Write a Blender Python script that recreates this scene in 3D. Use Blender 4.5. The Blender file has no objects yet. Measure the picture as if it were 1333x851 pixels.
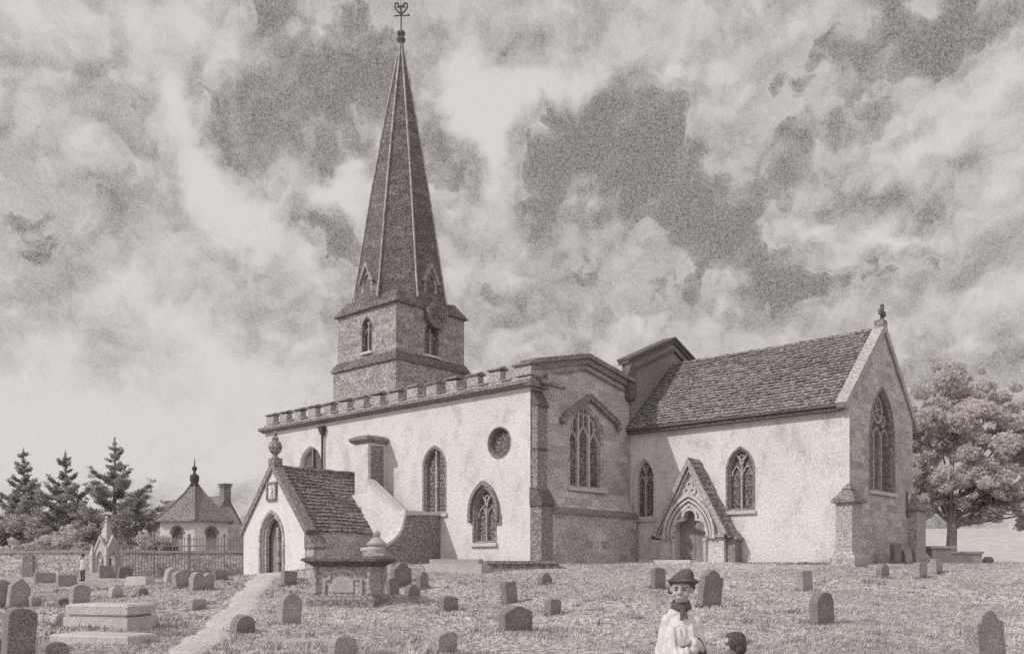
import bpy, bmesh, math, random
import numpy as np
from mathutils import Vector, Matrix
from mathutils.geometry import tessellate_polygon
random.seed(7); rng = np.random.default_rng(11)
S = bpy.context.scene; C = S.collection
R = math.radians
# ------------------------------------------------------------------ camera, sky, sun, exposure
EYE = 1.5
cd = bpy.data.cameras.new('camera'); cam = bpy.data.objects.new('camera', cd); C.objects.link(cam)
cam.location = (0, 0, EYE); cam.rotation_euler = (R(90), 0, 0)
cd.sensor_width = 36; cd.lens = 36*1144/1333; cd.shift_y = 0.2284; cd.clip_start = .1; cd.clip_end = 6000
S.camera = cam
S.view_settings.view_transform = 'Standard'; S.view_settings.look = 'None'
S.view_settings.exposure = 0; S.view_settings.gamma = 1; S.view_settings.use_curve_mapping = False
SUN_TO = Vector((-7.14, -2.98, 6.6)).normalized()            # towards the sun: south-west, high
sl = bpy.data.lights.new('sun', 'SUN'); sl.energy = 2.7; sl.angle = R(.6); sl.color = (1, .98, .955)
so = bpy.data.objects.new('sun', sl); C.objects.link(so)
so.rotation_euler = SUN_TO.to_track_quat('Z', 'Y').to_euler(); so.location = (-40, -20, 60)

S.cycles.use_denoising = False
W = bpy.data.worlds.new('World'); S.world = W; W.use_nodes = True; W.cycles.sampling_method = 'MANUAL'; W.cycles.sample_map_resolution = 256
def build_sky():
    nt = W.node_tree; N = nt.nodes; L = nt.links; N.clear()
    def n(t, **k):
        x = N.new(t)
        for a, b in k.items(): setattr(x, a, b)
        return x
    def m(op, a, b=None, c=None, clamp=False):
        x = n('ShaderNodeMath', operation=op, use_clamp=clamp)
        for i, v in enumerate((a, b, c)):
            if v is None: continue
            if isinstance(v, (int, float)): x.inputs[i].default_value = v
            else: L.new(v, x.inputs[i])
        return x.outputs[0]
    tc = n('ShaderNodeTexCoord'); sp = n('ShaderNodeSeparateXYZ'); L.new(tc.outputs['Generated'], sp.inputs[0])
    az = m('ARCTAN2', sp.outputs[0], sp.outputs[1]); el = m('ARCSINE', sp.outputs[2])
    cb = n('ShaderNodeCombineXYZ'); L.new(az, cb.inputs[0]); L.new(el, cb.inputs[1])
    P = cb.outputs[0]
    def noise(vec, sc, det, rough=.55, dist=0.):
        x = n('ShaderNodeTexNoise', noise_dimensions='2D'); L.new(vec, x.inputs['Vector'])
        x.inputs['Scale'].default_value = sc; x.inputs['Detail'].default_value = det
        x.inputs['Roughness'].default_value = rough; x.inputs['Distortion'].default_value = dist
        return x
    # billowing edges: warp the direction before placing the cloud banks
    def warp(vec, sc, det, amt):
        w = noise(vec, sc, det, .6)
        s1 = n('ShaderNodeVectorMath', operation='SUBTRACT'); L.new(w.outputs['Color'], s1.inputs[0]); s1.inputs[1].default_value = (.5, .5, .5)
        s2 = n('ShaderNodeVectorMath', operation='SCALE'); L.new(s1.outputs[0], s2.inputs[0]); s2.inputs['Scale'].default_value = amt
        s3 = n('ShaderNodeVectorMath', operation='ADD'); L.new(vec, s3.inputs[0]); L.new(s2.outputs[0], s3.inputs[1])
        return s3.outputs[0]
    PW = warp(warp(P, 8, 3, .05), 24, 4, .042)
    PW2 = warp(warp(P, 10, 3, .07), 60, 4, .018)
    def azel(px, py):
        dx = px-666.5
        return math.atan(dx/1144), math.atan((730-py)/math.hypot(1144, dx))
    acc = None
    for (px, py, rx, ry, rot, wt) in CLOUDS:
        a, e = azel(px, py)
        mp = n('ShaderNodeMapping', vector_type='TEXTURE'); L.new(PW, mp.inputs[0])
        mp.inputs[1].default_value = (a, e, 0); mp.inputs[2].default_value = (0, 0, R(-rot)); mp.inputs[3].default_value = (rx/1144, ry/1144, 1)
        wt = wt*.56 if wt < 0 else wt*.95
        g = n('ShaderNodeTexGradient', gradient_type='QUADRATIC_SPHERE'); L.new(mp.outputs[0], g.inputs[0])
        acc = m('MULTIPLY_ADD', g.outputs['Fac'], wt, acc if acc is not None else SKY_BASE)
    # high fibrous noise running down to the right, and soft billows
    mr = n('ShaderNodeMapping'); L.new(PW, mr.inputs[0]); mr.inputs[2].default_value = (0, 0, R(50))
    mr.vector_type = 'POINT'
    mp = n('ShaderNodeMapping'); L.new(mr.outputs[0], mp.inputs[0]); mp.inputs[3].default_value = (2.2, 12, 1)
    st = noise(mp.outputs[0], 1.5, 5, .55, .3)
    bank = m('ADD', acc, 0.)
    nz = m('ADD', 0., 0.)
    nz = m('ADD', nz, m('MULTIPLY', m('SUBTRACT', st.outputs['Fac'], .5), .46))
    # billowing relief: cloud tops lit from the upper left, shaded undersides
    def relief(vec, off, amt, kind, sc, det=5):
        o2 = n('ShaderNodeVectorMath', operation='ADD'); L.new(vec, o2.inputs[0]); o2.inputs[1].default_value = off
        hs = []
        for v in (vec, o2.outputs[0]):
            if kind == 'fbm': hs.append(noise(v, sc, det, .58, .0).outputs['Fac'])
            else:
                vo = n('ShaderNodeTexVoronoi', feature='F1', voronoi_dimensions='2D'); L.new(v, vo.inputs['Vector']); vo.inputs['Scale'].default_value = sc
                hs.append(m('MULTIPLY', vo.outputs['Distance'], -1))
        return m('MULTIPLY', m('SUBTRACT', hs[0], hs[1]), amt)
    nz = m('ADD', nz, relief(PW, (-.010, .016, 0), .52, 'fbm', 9, 5))
    nz = m('ADD', nz, relief(PW2, (-.006, .012, 0), .30, 'vor', 17))
    nz = m('ADD', nz, relief(PW2, (-.004, .007, 0), .20, 'vor', 36))
    bl = noise(PW, 9, 6, .6, .6); nz = m('ADD', nz, m('MULTIPLY', m('SUBTRACT', bl.outputs['Fac'], .5), .14))
    am = n('ShaderNodeMapRange'); L.new(acc, am.inputs[0]); am.inputs[1].default_value = .47; am.inputs[2].default_value = .66; am.inputs[3].default_value = 1.; am.inputs[4].default_value = .35
    acc = m('ADD', acc, m('MULTIPLY', nz, am.outputs[0]))          # the bright banks are smoother than the dark ones
    # bright curled edges round the darker banks, strongest on the side towards the light
    q_ = m('ADD', bank, m('MULTIPLY', nz, .35))
    def band(level, width, amt):
        d_ = m('DIVIDE', m('SUBTRACT', q_, level), width); return m('MULTIPLY', m('EXPONENT', m('MULTIPLY', m('MULTIPLY', d_, d_), -1)), amt)
    lit = m('ADD', m('MULTIPLY', relief(PW, (-.016, .024, 0), 1, 'fbm', 7, 3), 5), .5, clamp=True)
    stp = n('ShaderNodeMapRange', interpolation_type='SMOOTHSTEP'); L.new(q_, stp.inputs[0]); stp.inputs[1].default_value = .405; stp.inputs[2].default_value = .355; stp.inputs[3].default_value = 0; stp.inputs[4].default_value = -.022
    acc = m('ADD', acc, m('ADD', m('MULTIPLY', band(.414, .02, .13), lit), stp.outputs[0]))
    # fine crayon-like grain of the sky
    gr = noise(P, 560, 1, .5); gr2 = noise(P, 240, 2, .6)
    gsum = m('ADD', m('SUBTRACT', gr.outputs['Fac'], .5), m('MULTIPLY', m('SUBTRACT', gr2.outputs['Fac'], .5), .6))
    lim = m('SMOOTH_MIN', m('SMOOTH_MAX', acc, .265, .18), .70, .10)
    gain = m('MULTIPLY', m('SUBTRACT', .83, lim), .72)          # darker cloud is grainier
    acc = m('MULTIPLY_ADD', gsum, gain, lim)
    acc = m('MINIMUM', m('MAXIMUM', acc, .08), .715)
    rear_fill = m('MULTIPLY', m('SUBTRACT', .05, sp.outputs[1]), 1.8, clamp=True)            # added fill: unseen sky behind the viewer brightened to lift shaded walls
    acc = m('ADD', acc, m('MULTIPLY', rear_fill, REAR_FILL))
    # a faint grey share of daylight sky in every direction
    sky = n('ShaderNodeTexSky', sky_type='NISHITA', sun_disc=False)
    sky.sun_elevation = math.asin(SUN_TO.z); sky.sun_rotation = math.atan2(SUN_TO.x, SUN_TO.y)
    bw = n('ShaderNodeRGBToBW'); L.new(sky.outputs[0], bw.inputs[0])
    acc = m('ADD', m('MULTIPLY', acc, .97), m('MULTIPLY', m('MINIMUM', bw.outputs[0], 4.), .05*.08))
    tn = n('ShaderNodeMix', data_type='RGBA'); L.new(m('MULTIPLY', acc, 1.5, clamp=True), tn.inputs[0])
    tn.inputs[6].default_value = (1, .885, .88, 1); tn.inputs[7].default_value = (1, .952, .925, 1)
    sc = n('ShaderNodeVectorMath', operation='SCALE'); L.new(tn.outputs[2], sc.inputs[0]); L.new(acc, sc.inputs['Scale'])
    bg = n('ShaderNodeBackground'); L.new(sc.outputs[0], bg.inputs[0]); bg.inputs[1].default_value = 1.0
    out = n('ShaderNodeOutputWorld'); L.new(bg.outputs[0], out.inputs[0])
REAR_FILL = .55
SKY_BASE = .425
CLOUDS = [
 (150,10,240,90,0,.20),(250,28,130,60,10,.20),(40,20,120,90,0,.14),(55,145,130,100,0,.14),(120,200,180,70,40,.16),
 (228,125,52,120,-28,.36),(262,215,60,150,-35,.34),(345,300,70,210,-52,.40),(250,330,200,110,40,.18),(438,258,105,52,8,.62),(470,225,60,40,-30,.3),
 (100,530,600,230,0,.26),(60,600,420,160,0,.22),(330,500,330,150,20,.18),(300,600,300,120,0,.16),(230,430,260,60,40,.16),
 (600,120,100,110,0,.34),(640,190,62,210,-14,.46),(700,118,170,52,-10,.44),(690,28,420,90,0,.18),(560,130,70,40,0,.12),
 (870,45,220,90,-20,.20),(990,90,240,60,-35,.10),(1290,103,200,46,-16,.36),(1200,205,130,30,-20,.34),(1310,235,110,120,0,.30),(1300,160,160,60,0,.12),
 (1060,300,130,28,6,.32),(1145,320,200,26,-4,.38),(1300,395,300,90,0,.20),(1060,400,260,60,-6,.16),(880,440,300,70,0,.10),
 (850,310,110,60,25,.16),(590,335,56,80,0,.28),(760,430,420,60,40,.10),(620,430,90,240,-48,.18),(960,460,300,60,0,.12),
 (330,150,150,110,15,-.20),(260,165,60,70,0,-.24),(395,205,150,90,35,-.22),(420,230,80,60,10,-.16),(405,305,110,36,8,-.46),(340,255,140,46,40,-.26),(300,180,90,50,0,-.14),
 (360,60,120,60,30,-.16),(460,70,150,90,0,-.20),(420,30,160,60,0,-.10),(485,120,100,80,20,-.16),(580,200,80,110,0,-.34),(560,50,170,70,0,-.14),(720,60,200,50,-10,-.10),(660,75,120,50,-10,-.14),
 (780,150,110,70,-10,-.26),(735,190,110,90,0,-.28),(830,190,110,90,30,-.22),(790,230,260,130,35,-.18),(690,230,60,130,-10,-.24),(900,300,300,70,36,-.24),(960,280,260,100,38,-.12),(850,130,60,50,0,-.14),
 (650,370,300,90,32,-.18),(1080,130,420,200,0,-.06),(1290,30,320,90,0,-.15),(1180,60,200,60,20,-.05),(60,320,240,200,0,-.08),(160,250,120,70,40,-.10),
 (320,340,110,60,30,-.24),(120,420,260,60,-50,.14),(1140,355,240,40,0,-.16),(1010,345,200,60,30,-.12),(1240,270,240,70,10,-.10),(1060,215,160,80,-20,-.10),(200,590,160,50,0,-.10),(110,445,120,60,40,-.06),
]
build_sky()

# ------------------------------------------------------------------ materials
def G(v):
    k = min(1, max(0, (v-.08)/.5)); return (v, v*(.875+.075*k), v*(.865+.06*k), 1)
def mat(name, v, dark=None, scale=14, amt=.55, stain=.18, stretch=(1, 1, 1), rough=.92, bump=.0, lo=.44, hi=.57, stain_scale=.5, course=None, specks=0):
    m = bpy.data.materials.new(name); m.use_nodes = True
    nt = m.node_tree; N = nt.nodes; L = nt.links
    b = N['Principled BSDF']; b.inputs['Roughness'].default_value = rough; b.inputs['Specular IOR Level'].default_value = .15
    tc = N.new('ShaderNodeTexCoord'); mp = N.new('ShaderNodeMapping'); mp.inputs[3].default_value = stretch
    L.new(tc.outputs['Object'], mp.inputs[0])
    a = N.new('ShaderNodeTexNoise'); a.inputs['Scale'].default_value = scale; a.inputs['Detail'].default_value = 2.5; a.inputs['Roughness'].default_value = .65
    L.new(mp.outputs[0], a.inputs[0])
    r = N.new('ShaderNodeMapRange'); r.inputs[1].default_value = lo; r.inputs[2].default_value = hi; r.inputs[3].default_value = amt; r.inputs[4].default_value = 0
    L.new(a.outputs['Fac'], r.inputs[0])
    s = N.new('ShaderNodeTexNoise'); s.inputs['Scale'].default_value = stain_scale; s.inputs['Detail'].default_value = 5
    L.new(tc.outputs['Object'], s.inputs[0])
    sr = N.new('ShaderNodeMapRange'); sr.inputs[1].default_value = .35; sr.inputs[2].default_value = .7; sr.inputs[3].default_value = 0; sr.inputs[4].default_value = stain
    L.new(s.outputs['Fac'], sr.inputs[0])
    x = N.new('ShaderNodeMix'); x.data_type = 'RGBA'; L.new(r.outputs[0], x.inputs[0])
    x.inputs[6].default_value = G(v); x.inputs[7].default_value = G(dark if dark is not None else v*.4)
    y = N.new('ShaderNodeMix'); y.data_type = 'RGBA'; L.new(sr.outputs[0], y.inputs[0])
    L.new(x.outputs[2], y.inputs[6]); y.inputs[7].default_value = G(v*.3)
    last = y.outputs[2]
    if course or specks:
        if course:                                   # faint coursed joints, running round both faces of a wall
            sx = N.new('ShaderNodeSeparateXYZ'); L.new(tc.outputs['Object'], sx.inputs[0]); ad = N.new('ShaderNodeMath'); L.new(sx.outputs[0], ad.inputs[0]); L.new(sx.outputs[1], ad.inputs[1])
            cv_ = N.new('ShaderNodeCombineXYZ'); L.new(ad.outputs[0], cv_.inputs[0]); L.new(sx.outputs[2], cv_.inputs[1])
            dn = N.new('ShaderNodeTexNoise'); dn.inputs['Scale'].default_value = 1.5; L.new(tc.outputs['Object'], dn.inputs[0])
            av = N.new('ShaderNodeVectorMath'); av.operation = 'MULTIPLY_ADD'; L.new(dn.outputs['Color'], av.inputs[0]); av.inputs[1].default_value = (.12, .10, 0); L.new(cv_.outputs[0], av.inputs[2])
            bk = N.new('ShaderNodeTexBrick'); L.new(av.outputs[0], bk.inputs[0]); bk.inputs['Scale'].default_value = 1
            bk.inputs['Brick Width'].default_value = course[0]; bk.inputs['Row Height'].default_value = course[1]; bk.inputs['Mortar Size'].default_value = course[2]; bk.inputs['Mortar Smooth'].default_value = .6
            bk.inputs['Color1'].default_value = (.74,)*3+(1,); bk.inputs['Color2'].default_value = (1.12,)*3+(1,); bk.inputs['Mortar'].default_value = (course[3],)*3+(1,)
            fac = bk.outputs['Color']
        else:                                        # damp blotches, streaks and chips in the render coat
            a2 = N.new('ShaderNodeMapping'); a2.inputs[3].default_value = (.8, .8, .55); L.new(tc.outputs['Object'], a2.inputs[0])
            n2 = N.new('ShaderNodeTexNoise'); n2.inputs['Scale'].default_value = 1.3; n2.inputs['Detail'].default_value = 7; n2.inputs['Roughness'].default_value = .82; L.new(a2.outputs[0], n2.inputs[0])
            r2 = N.new('ShaderNodeMapRange'); r2.inputs[1].default_value = .49; r2.inputs[2].default_value = .72; r2.inputs[3].default_value = 1.0; r2.inputs[4].default_value = 1-specks; L.new(n2.outputs['Fac'], r2.inputs[0])
            n3 = N.new('ShaderNodeTexNoise'); n3.inputs['Scale'].default_value = 5.5; n3.inputs['Detail'].default_value = 4; n3.inputs['Roughness'].default_value = .75; L.new(tc.outputs['Object'], n3.inputs[0])
            r3 = N.new('ShaderNodeMapRange'); r3.inputs[1].default_value = .66; r3.inputs[2].default_value = .74; r3.inputs[3].default_value = 1.0; r3.inputs[4].default_value = .55; L.new(n3.outputs['Fac'], r3.inputs[0])
            mm = N.new('ShaderNodeMath'); mm.operation = 'MULTIPLY'; L.new(r2.outputs[0], mm.inputs[0]); L.new(r3.outputs[0], mm.inputs[1]); fac = mm.outputs[0]
        mu = N.new('ShaderNodeVectorMath'); mu.operation = 'MULTIPLY'; L.new(last, mu.inputs[0]); L.new(fac, mu.inputs[1]); last = mu.outputs[0]
    L.new(last, b.inputs['Base Color'])
    if bump:
        bn = N.new('ShaderNodeBump'); bn.inputs['Strength'].default_value = bump; bn.inputs['Distance'].default_value = .03
        L.new(a.outputs['Fac'], bn.inputs['Height']); L.new(bn.outputs[0], b.inputs['Normal'])
    return m
M = {}
M['plaster'] = mat('roughcast_plaster', .75, .44, 14, .55, .20, bump=.2, stain_scale=.3, specks=.42)
M['rubble'] = mat('rubble_stone', .62, .24, 14, .75, .22, bump=.35, course=(.62, .30, .014, .8))
M['tower'] = mat('tower_stone', .50, .17, 11, .85, .22, bump=.35, course=(.70, .32, .02, .75))
M['dressed'] = mat('dressed_stone', .66, .28, 16, .6, .22, bump=.2)
M['coping'] = mat('grey_coping_stone', .52, .22, 12, .75, .25, bump=.2)
M['darkstone'] = mat('weathered_stone', .36, .12, 13, .85, .3, bump=.35)
M['blackstone'] = mat('sooty_stone', .20, .08, 13, .8, .3, bump=.3)
M['tile'] = mat('stone_tiles', .36, .08, 8, .9, .3, (1, 1, 2.2), bump=.3)
M['spire'] = mat('spire_stone', .26, .08, 10, .9, .2, bump=.35, course=(.8, .34, .02, .75))
M['glass'] = mat('leaded_glass', .20, .05, 8, .8, .2, rough=.35, course=(.16, .16, .022, 1.7))
M['door'] = mat('old_oak_door', .36, .14, 9, .7, .25, (5, 5, .6))
M['iron'] = mat('black_iron', .10, .06, 20, .5, .1, rough=.6)
M['railiron'] = mat('rusty_iron', .26, .12, 12, .5, .1)
M['lead'] = mat('lead_roof', .46, .2, 10, .5, .2)
M['grave'] = mat('lichen_gravestone', .46, .14, 44, .7, .35, bump=.5, stain_scale=3.5)
M['graved'] = mat('dark_gravestone', .34, .09, 44, .75, .35, bump=.5, stain_scale=3.5)
M['gravel'] = mat('pale_gravestone', .58, .2, 44, .75, .3, bump=.5, stain_scale=3.5)
M['ledger'] = mat('pale_ledger_stone', .62, .32, 36, .65, .25, bump=.4, stain_scale=2.5)
M['bark'] = mat('tree_bark', .36, .14, 5, .8, .2, (3, 3, .7), bump=.4)
M['paleleaf'] = mat('pale_leaves', .86, .52, 5, .7, .3, stain_scale=.25)
M['midleaf'] = mat('grey_leaves', .62, .28, 5, .75, .3, stain_scale=.3)
M['darkleaf'] = mat('dark_needles', .58, .26, 6, .7, .25)
M['hedge'] = mat('dark_hedge_leaves', .22, .10, 6, .7, .2)
M['farwall'] = mat('boundary_wall_stone', .64, .26, 6, .8, .2, bump=.3, course=(.7, .28, .02, .8))
M['white'] = mat('white_limewash', .74, .5, 12, .45, .10, specks=.30)
M['cloth'] = mat('white_smock_linen', .68, .4, 60, .35, .15, stain_scale=7, bump=.2)
M['darkcloth'] = mat('dark_wool', .16, .07, 70, .8, .2, stain_scale=6, bump=.3)
M['skin'] = mat('skin', .45, .26, 80, .4, .15, rough=.7, stain_scale=9)
M['hair'] = mat('dark_hair', .14, .05, 70, .8, .2, (1, 1, .3), bump=.5)
M['ink'] = mat('dark_eye', .06, .05, 60, .1, .1, rough=.3)
M['lip'] = mat('lip', .30, .2, 60, .2, .1)
for k in ('paleleaf', 'midleaf', 'darkleaf', 'hedge'):            # leaves let some light through
    nt = M[k].node_tree; b = nt.nodes['Principled BSDF']; tr = nt.nodes.new('ShaderNodeBsdfTranslucent'); mx = nt.nodes.new('ShaderNodeMixShader')
    nt.links.new(b.inputs['Base Color'].links[0].from_socket, tr.inputs[0]); mx.inputs[0].default_value = .58
    nt.links.new(b.outputs[0], mx.inputs[1]); nt.links.new(tr.outputs[0], mx.inputs[2]); nt.links.new(mx.outputs[0], nt.nodes['Material Output'].inputs[0])
def ground_mat(name, v, dark, amt):
    m = mat(name, v, dark, 9, amt, .45, (1, 1, 1), bump=.5, stain_scale=.22)
    return m
M['ground'] = ground_mat('turf', .62, .18, .9)
M['blade'] = mat('grass_blades', .72, .13, 3.0, .78, .55, lo=.40, hi=.62, stain_scale=.22)
M['tuft'] = mat('rank_grass', .42, .14, 4, .8, .2)
M['path'] = mat('trodden_path', .63, .28, 14, .6, .25, bump=.3)
M['hill'] = mat('far_field', .56, .38, .35, .5, .2, stain_scale=.02)

# ------------------------------------------------------------------ mesh helpers
class MB:
    def __init__(s): s.v = []; s.f = []
    def add(s, vs, fs):
        o = len(s.v); s.v += [tuple(p) for p in vs]; s.f += [tuple(i+o for i in f) for f in fs]; return s
    def quad(s, a, b, c, d): return s.add((a, b, c, d), ((0, 1, 2, 3),))
    def box(s, x0, x1, y0, y1, z0, z1):
        return s.add([(x0,y0,z0),(x1,y0,z0),(x1,y1,z0),(x0,y1,z0),(x0,y0,z1),(x1,y0,z1),(x1,y1,z1),(x0,y1,z1)],
                     [(3,2,1,0),(4,5,6,7),(0,1,5,4),(1,2,6,5),(2,3,7,6),(3,0,4,7)])
    def frus(s, x0, x1, y0, y1, z0, X0, X1, Y0, Y1, z1):
        return s.add([(x0,y0,z0),(x1,y0,z0),(x1,y1,z0),(x0,y1,z0),(X0,Y0,z1),(X1,Y0,z1),(X1,Y1,z1),(X0,Y1,z1)],
                     [(3,2,1,0),(4,5,6,7),(0,1,5,4),(1,2,6,5),(2,3,7,6),(3,0,4,7)])
    def prism(s, pts, P, d0, d1):                 # 2-D polygon extruded along depth of the mapping P(a, b, d)
        n = len(pts); o = [P(a, b, d0) for a, b in pts] + [P(a, b, d1) for a, b in pts]
        tri = tessellate_polygon([[Vector((a, b, 0)) for a, b in pts]])
        fs = [tuple(t) for t in tri] + [tuple(n+i for i in reversed(t)) for t in tri] + [(i, (i+1) % n, n+(i+1) % n, n+i) for i in range(n)]
        return s.add(o, fs)
    def panel(s, outer, holes, P, reveal=.32, d=0):
        loops = [outer]+holes; flat = [p for l in loops for p in l]
        tri = tessellate_polygon([[Vector((a, b, 0)) for a, b in l] for l in loops])
        s.add([P(a, b, d) for a, b in flat], [tuple(t) for t in tri])
        for h in holes:
            n = len(h); s.add([P(a, b, d) for a, b in h]+[P(a, b, d+reveal) for a, b in h], [(i, (i+1) % n, n+(i+1) % n, n+i) for i in range(n)])
        return s
    def loft(s, loops, closed=True, cap0=False, cap1=False):
        n = len(loops[0]); vs = [p for l in loops for p in l]; fs = []
        for k in range(len(loops)-1):
            for i in range(n if closed else n-1):
                j = (i+1) % n; fs.append((k*n+i, k*n+j, (k+1)*n+j, (k+1)*n+i))
        if cap0: fs.append(tuple(range(n-1, -1, -1)))
        if cap1: fs.append(tuple(range((len(loops)-1)*n, len(loops)*n)))
        return s.add(vs, fs)
    def lathe(s, prof, c=(0, 0, 0), n=16, sx=1, sy=1):
        return s.loft([[(c[0]+r*sx*math.cos(2*math.pi*i/n), c[1]+r*sy*math.sin(2*math.pi*i/n), c[2]+z) for i in range(n)] for r, z in prof], True, True, True)
    def tube(s, pts, rad, n=8):
        pts = [Vector(p) for p in pts]; loops = []
        for i, p in enumerate(pts):
            t = (pts[min(i+1, len(pts)-1)]-pts[max(i-1, 0)]).normalized()
            a = t.cross(Vector((0, 0, 1)) if abs(t.z) < .9 else Vector((1, 0, 0))).normalized(); b = t.cross(a)
            r = rad[i] if isinstance(rad, (list, tuple)) else rad
            loops.append([p+a*r*math.cos(2*math.pi*k/n)+b*r*math.sin(2*math.pi*k/n) for k in range(n)])
        return s.loft(loops, True, True, True)
    def ball(s, c, r, n=12, m=8):
        rx, ry, rz = (r, r, r) if isinstance(r, (int, float)) else r
        loops = [[(c[0]+rx*math.sin(t)*math.cos(2*math.pi*i/n), c[1]+ry*math.sin(t)*math.sin(2*math.pi*i/n), c[2]-rz*math.cos(t)) for i in range(n)]
                 for t in [math.pi*(k+.08)/(m+.16) for k in range(m+1)]]
        return s.loft(loops, True, True, True)
    def ribbon(s, pts, hw, P, d0, d1, closed=False):   # bar along a 2-D polyline
        n = len(pts); L, Rr = [], []
        for i in range(n):
            if closed: a, b = pts[i-1], pts[(i+1) % n]
            else: a, b = pts[max(i-1, 0)], pts[min(i+1, n-1)]
            dx, dy = b[0]-a[0], b[1]-a[1]; l = math.hypot(dx, dy) or 1; nx, ny = -dy/l, dx/l
            k = 1
            if 0 < i < n-1 or closed:
                p = pts[i]; q = pts[(i+1) % n]; e = math.hypot(q[0]-p[0], q[1]-p[1]) or 1
                c = abs((-(q[1]-p[1])/e)*nx + ((q[0]-p[0])/e)*ny); k = min(1/max(c, .4), 2)
            L.append((pts[i][0]+nx*hw*k, pts[i][1]+ny*hw*k)); Rr.append((pts[i][0]-nx*hw*k, pts[i][1]-ny*hw*k))
        loops = [[P(*L[i], d0), P(*Rr[i], d0), P(*Rr[i], d1), P(*L[i], d1)] for i in range(n)]
        if closed: loops.append(loops[0])
        return s.loft(loops, True, not closed, not closed)
    def build(s, name, m, parent=None, loc=None, smooth=False, rot=None):
        me = bpy.data.meshes.new(name); me.from_pydata([tuple(p) for p in s.v], [], s.f); me.update()
        bm = bmesh.new(); bm.from_mesh(me); bmesh.ops.recalc_face_normals(bm, faces=bm.faces); bm.to_mesh(me); bm.free()
        if smooth:
            for p in me.polygons: p.use_smooth = True
        me.materials.append(m)
        o = bpy.data.objects.new(name, me); C.objects.link(o)
        if parent is not None: o.parent = parent
        if loc is not None: o.location = loc
        if rot is not None: o.rotation_euler = (0, 0, rot) if isinstance(rot, (int, float)) else rot
        return o
def tag(o, label=None, cat=None, group=None, kind=None):
    for k, v in (('label', label), ('category', cat), ('group', group), ('kind', kind)):
        if v: o[k] = v
    return o
def thing(name, loc, rz, label, cat, group=None, scale=1):
    o = bpy.data.objects.new(name, None); C.objects.link(o); o.location = loc
    o.rotation_euler = (0, 0, rz) if isinstance(rz, (int, float)) else rz; o.scale = (scale,)*3
    return tag(o, label, cat, group)
def big_mesh(name, V, F, m, parent=None, smooth=False):     # numpy quads or triangles
    me = bpy.data.meshes.new(name); k = F.shape[1]
    me.vertices.add(len(V)); me.vertices.foreach_set('co', V.astype(np.float32).ravel())
    me.loops.add(F.size); me.loops.foreach_set('vertex_index', F.astype(np.int32).ravel())
    me.polygons.add(len(F)); me.polygons.foreach_set('loop_start', np.arange(0, F.size, k, dtype=np.int32))
    me.update(calc_edges=True); me.validate()
    if smooth: me.polygons.foreach_set('use_smooth', np.ones(len(F), bool))
    me.materials.append(m); o = bpy.data.objects.new(name, me); C.objects.link(o)
    if parent is not None: o.parent = parent
    return o

# ------------------------------------------------------------------ ground
PATH = [(-9.9,37.6,.75),(-9.6,35.5,.62),(-9.05,32.2,.50),(-8.15,27.8,.44),(-7.0,22.6,.42),(-6.2,18.6,.38),(-5.5,15.4,.35),(-5.0,12.6,.34),(-4.4,9.0,.34),(-3.8,5,.34)]
def path_at(y):
    ys = [p[1] for p in PATH][::-1]
    return np.interp(y, ys, [p[0] for p in PATH][::-1]), np.interp(y, ys, [p[2] for p in PATH][::-1])
def smst(a, b, x):
    t = np.clip((x-a)/(b-a), 0, 1); return t*t*(3-2*t)
def gz(X, Y):
    X = np.asarray(X, float); Y = np.asarray(Y, float)
    m = smst(-24, -2, X); k = np.clip((Y-12)/21.5, 0, 1)
    z = 1.5*m*k*k + .3*smst(38, 56, Y)*(1-m)
    b = .085*np.sin(X*.9+1.3*np.sin(Y*.5))*np.cos(Y*.8+.7*np.sin(X*.6)) + 0.05*np.sin(X*1.7+Y*.6+2)*np.sin(Y*1.5-X*.4)
    b = b*(1-.85*np.exp(-((X-path_at(np.clip(Y, 5, 37.6))[0])/1.5)**2)*(Y < 40))
    return z + b*smst(9, 16, Y)*(1-.75*smst(30, 34, Y)*m) - .12*smst(29, 33, Y)*m
def gh(x, y): return float(gz(x, y))
def build_ground():
    g = np.concatenate([-np.geomspace(2600, 62, 14), np.arange(-60, 60.01, .45), np.geomspace(62, 2600, 14)])
    h = np.concatenate([-np.geomspace(2600, 8, 12), np.arange(-6, 96, .45), np.geomspace(98, 3600, 16)])
    X, Y = np.meshgrid(g, h); Z = gz(X, Y); V = np.stack([X, Y, Z], -1).reshape(-1, 3)
    a, b = len(h), len(g); i = np.arange((a-1)*(b-1)); r, c = i//(b-1), i % (b-1); q = r*b+c
    tag(big_mesh('ground', V, np.stack([q, q+1, q+b+1, q+b], 1), M['ground'], smooth=True), kind='structure')
build_ground()
def build_hill():
    g = np.linspace(-700, 900, 60); h = np.linspace(110, 900, 40); X, Y = np.meshgrid(g, h)
    Z = -.6 + 12.2*smst(115, 310, Y+.08*X) + 1.1*np.sin(X*.011+.6)*smst(150, 300, Y) + .5*np.sin(X*.04)*smst(200, 300, Y)
    V = np.stack([X, Y, Z], -1).reshape(-1, 3); a, b = len(h), len(g); i = np.arange((a-1)*(b-1)); r, c = i//(b-1), i % (b-1); q = r*b+c
    tag(big_mesh('hill', V, np.stack([q, q+1, q+b+1, q+b], 1), M['hill'], smooth=True), kind='structure')
build_hill()
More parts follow.
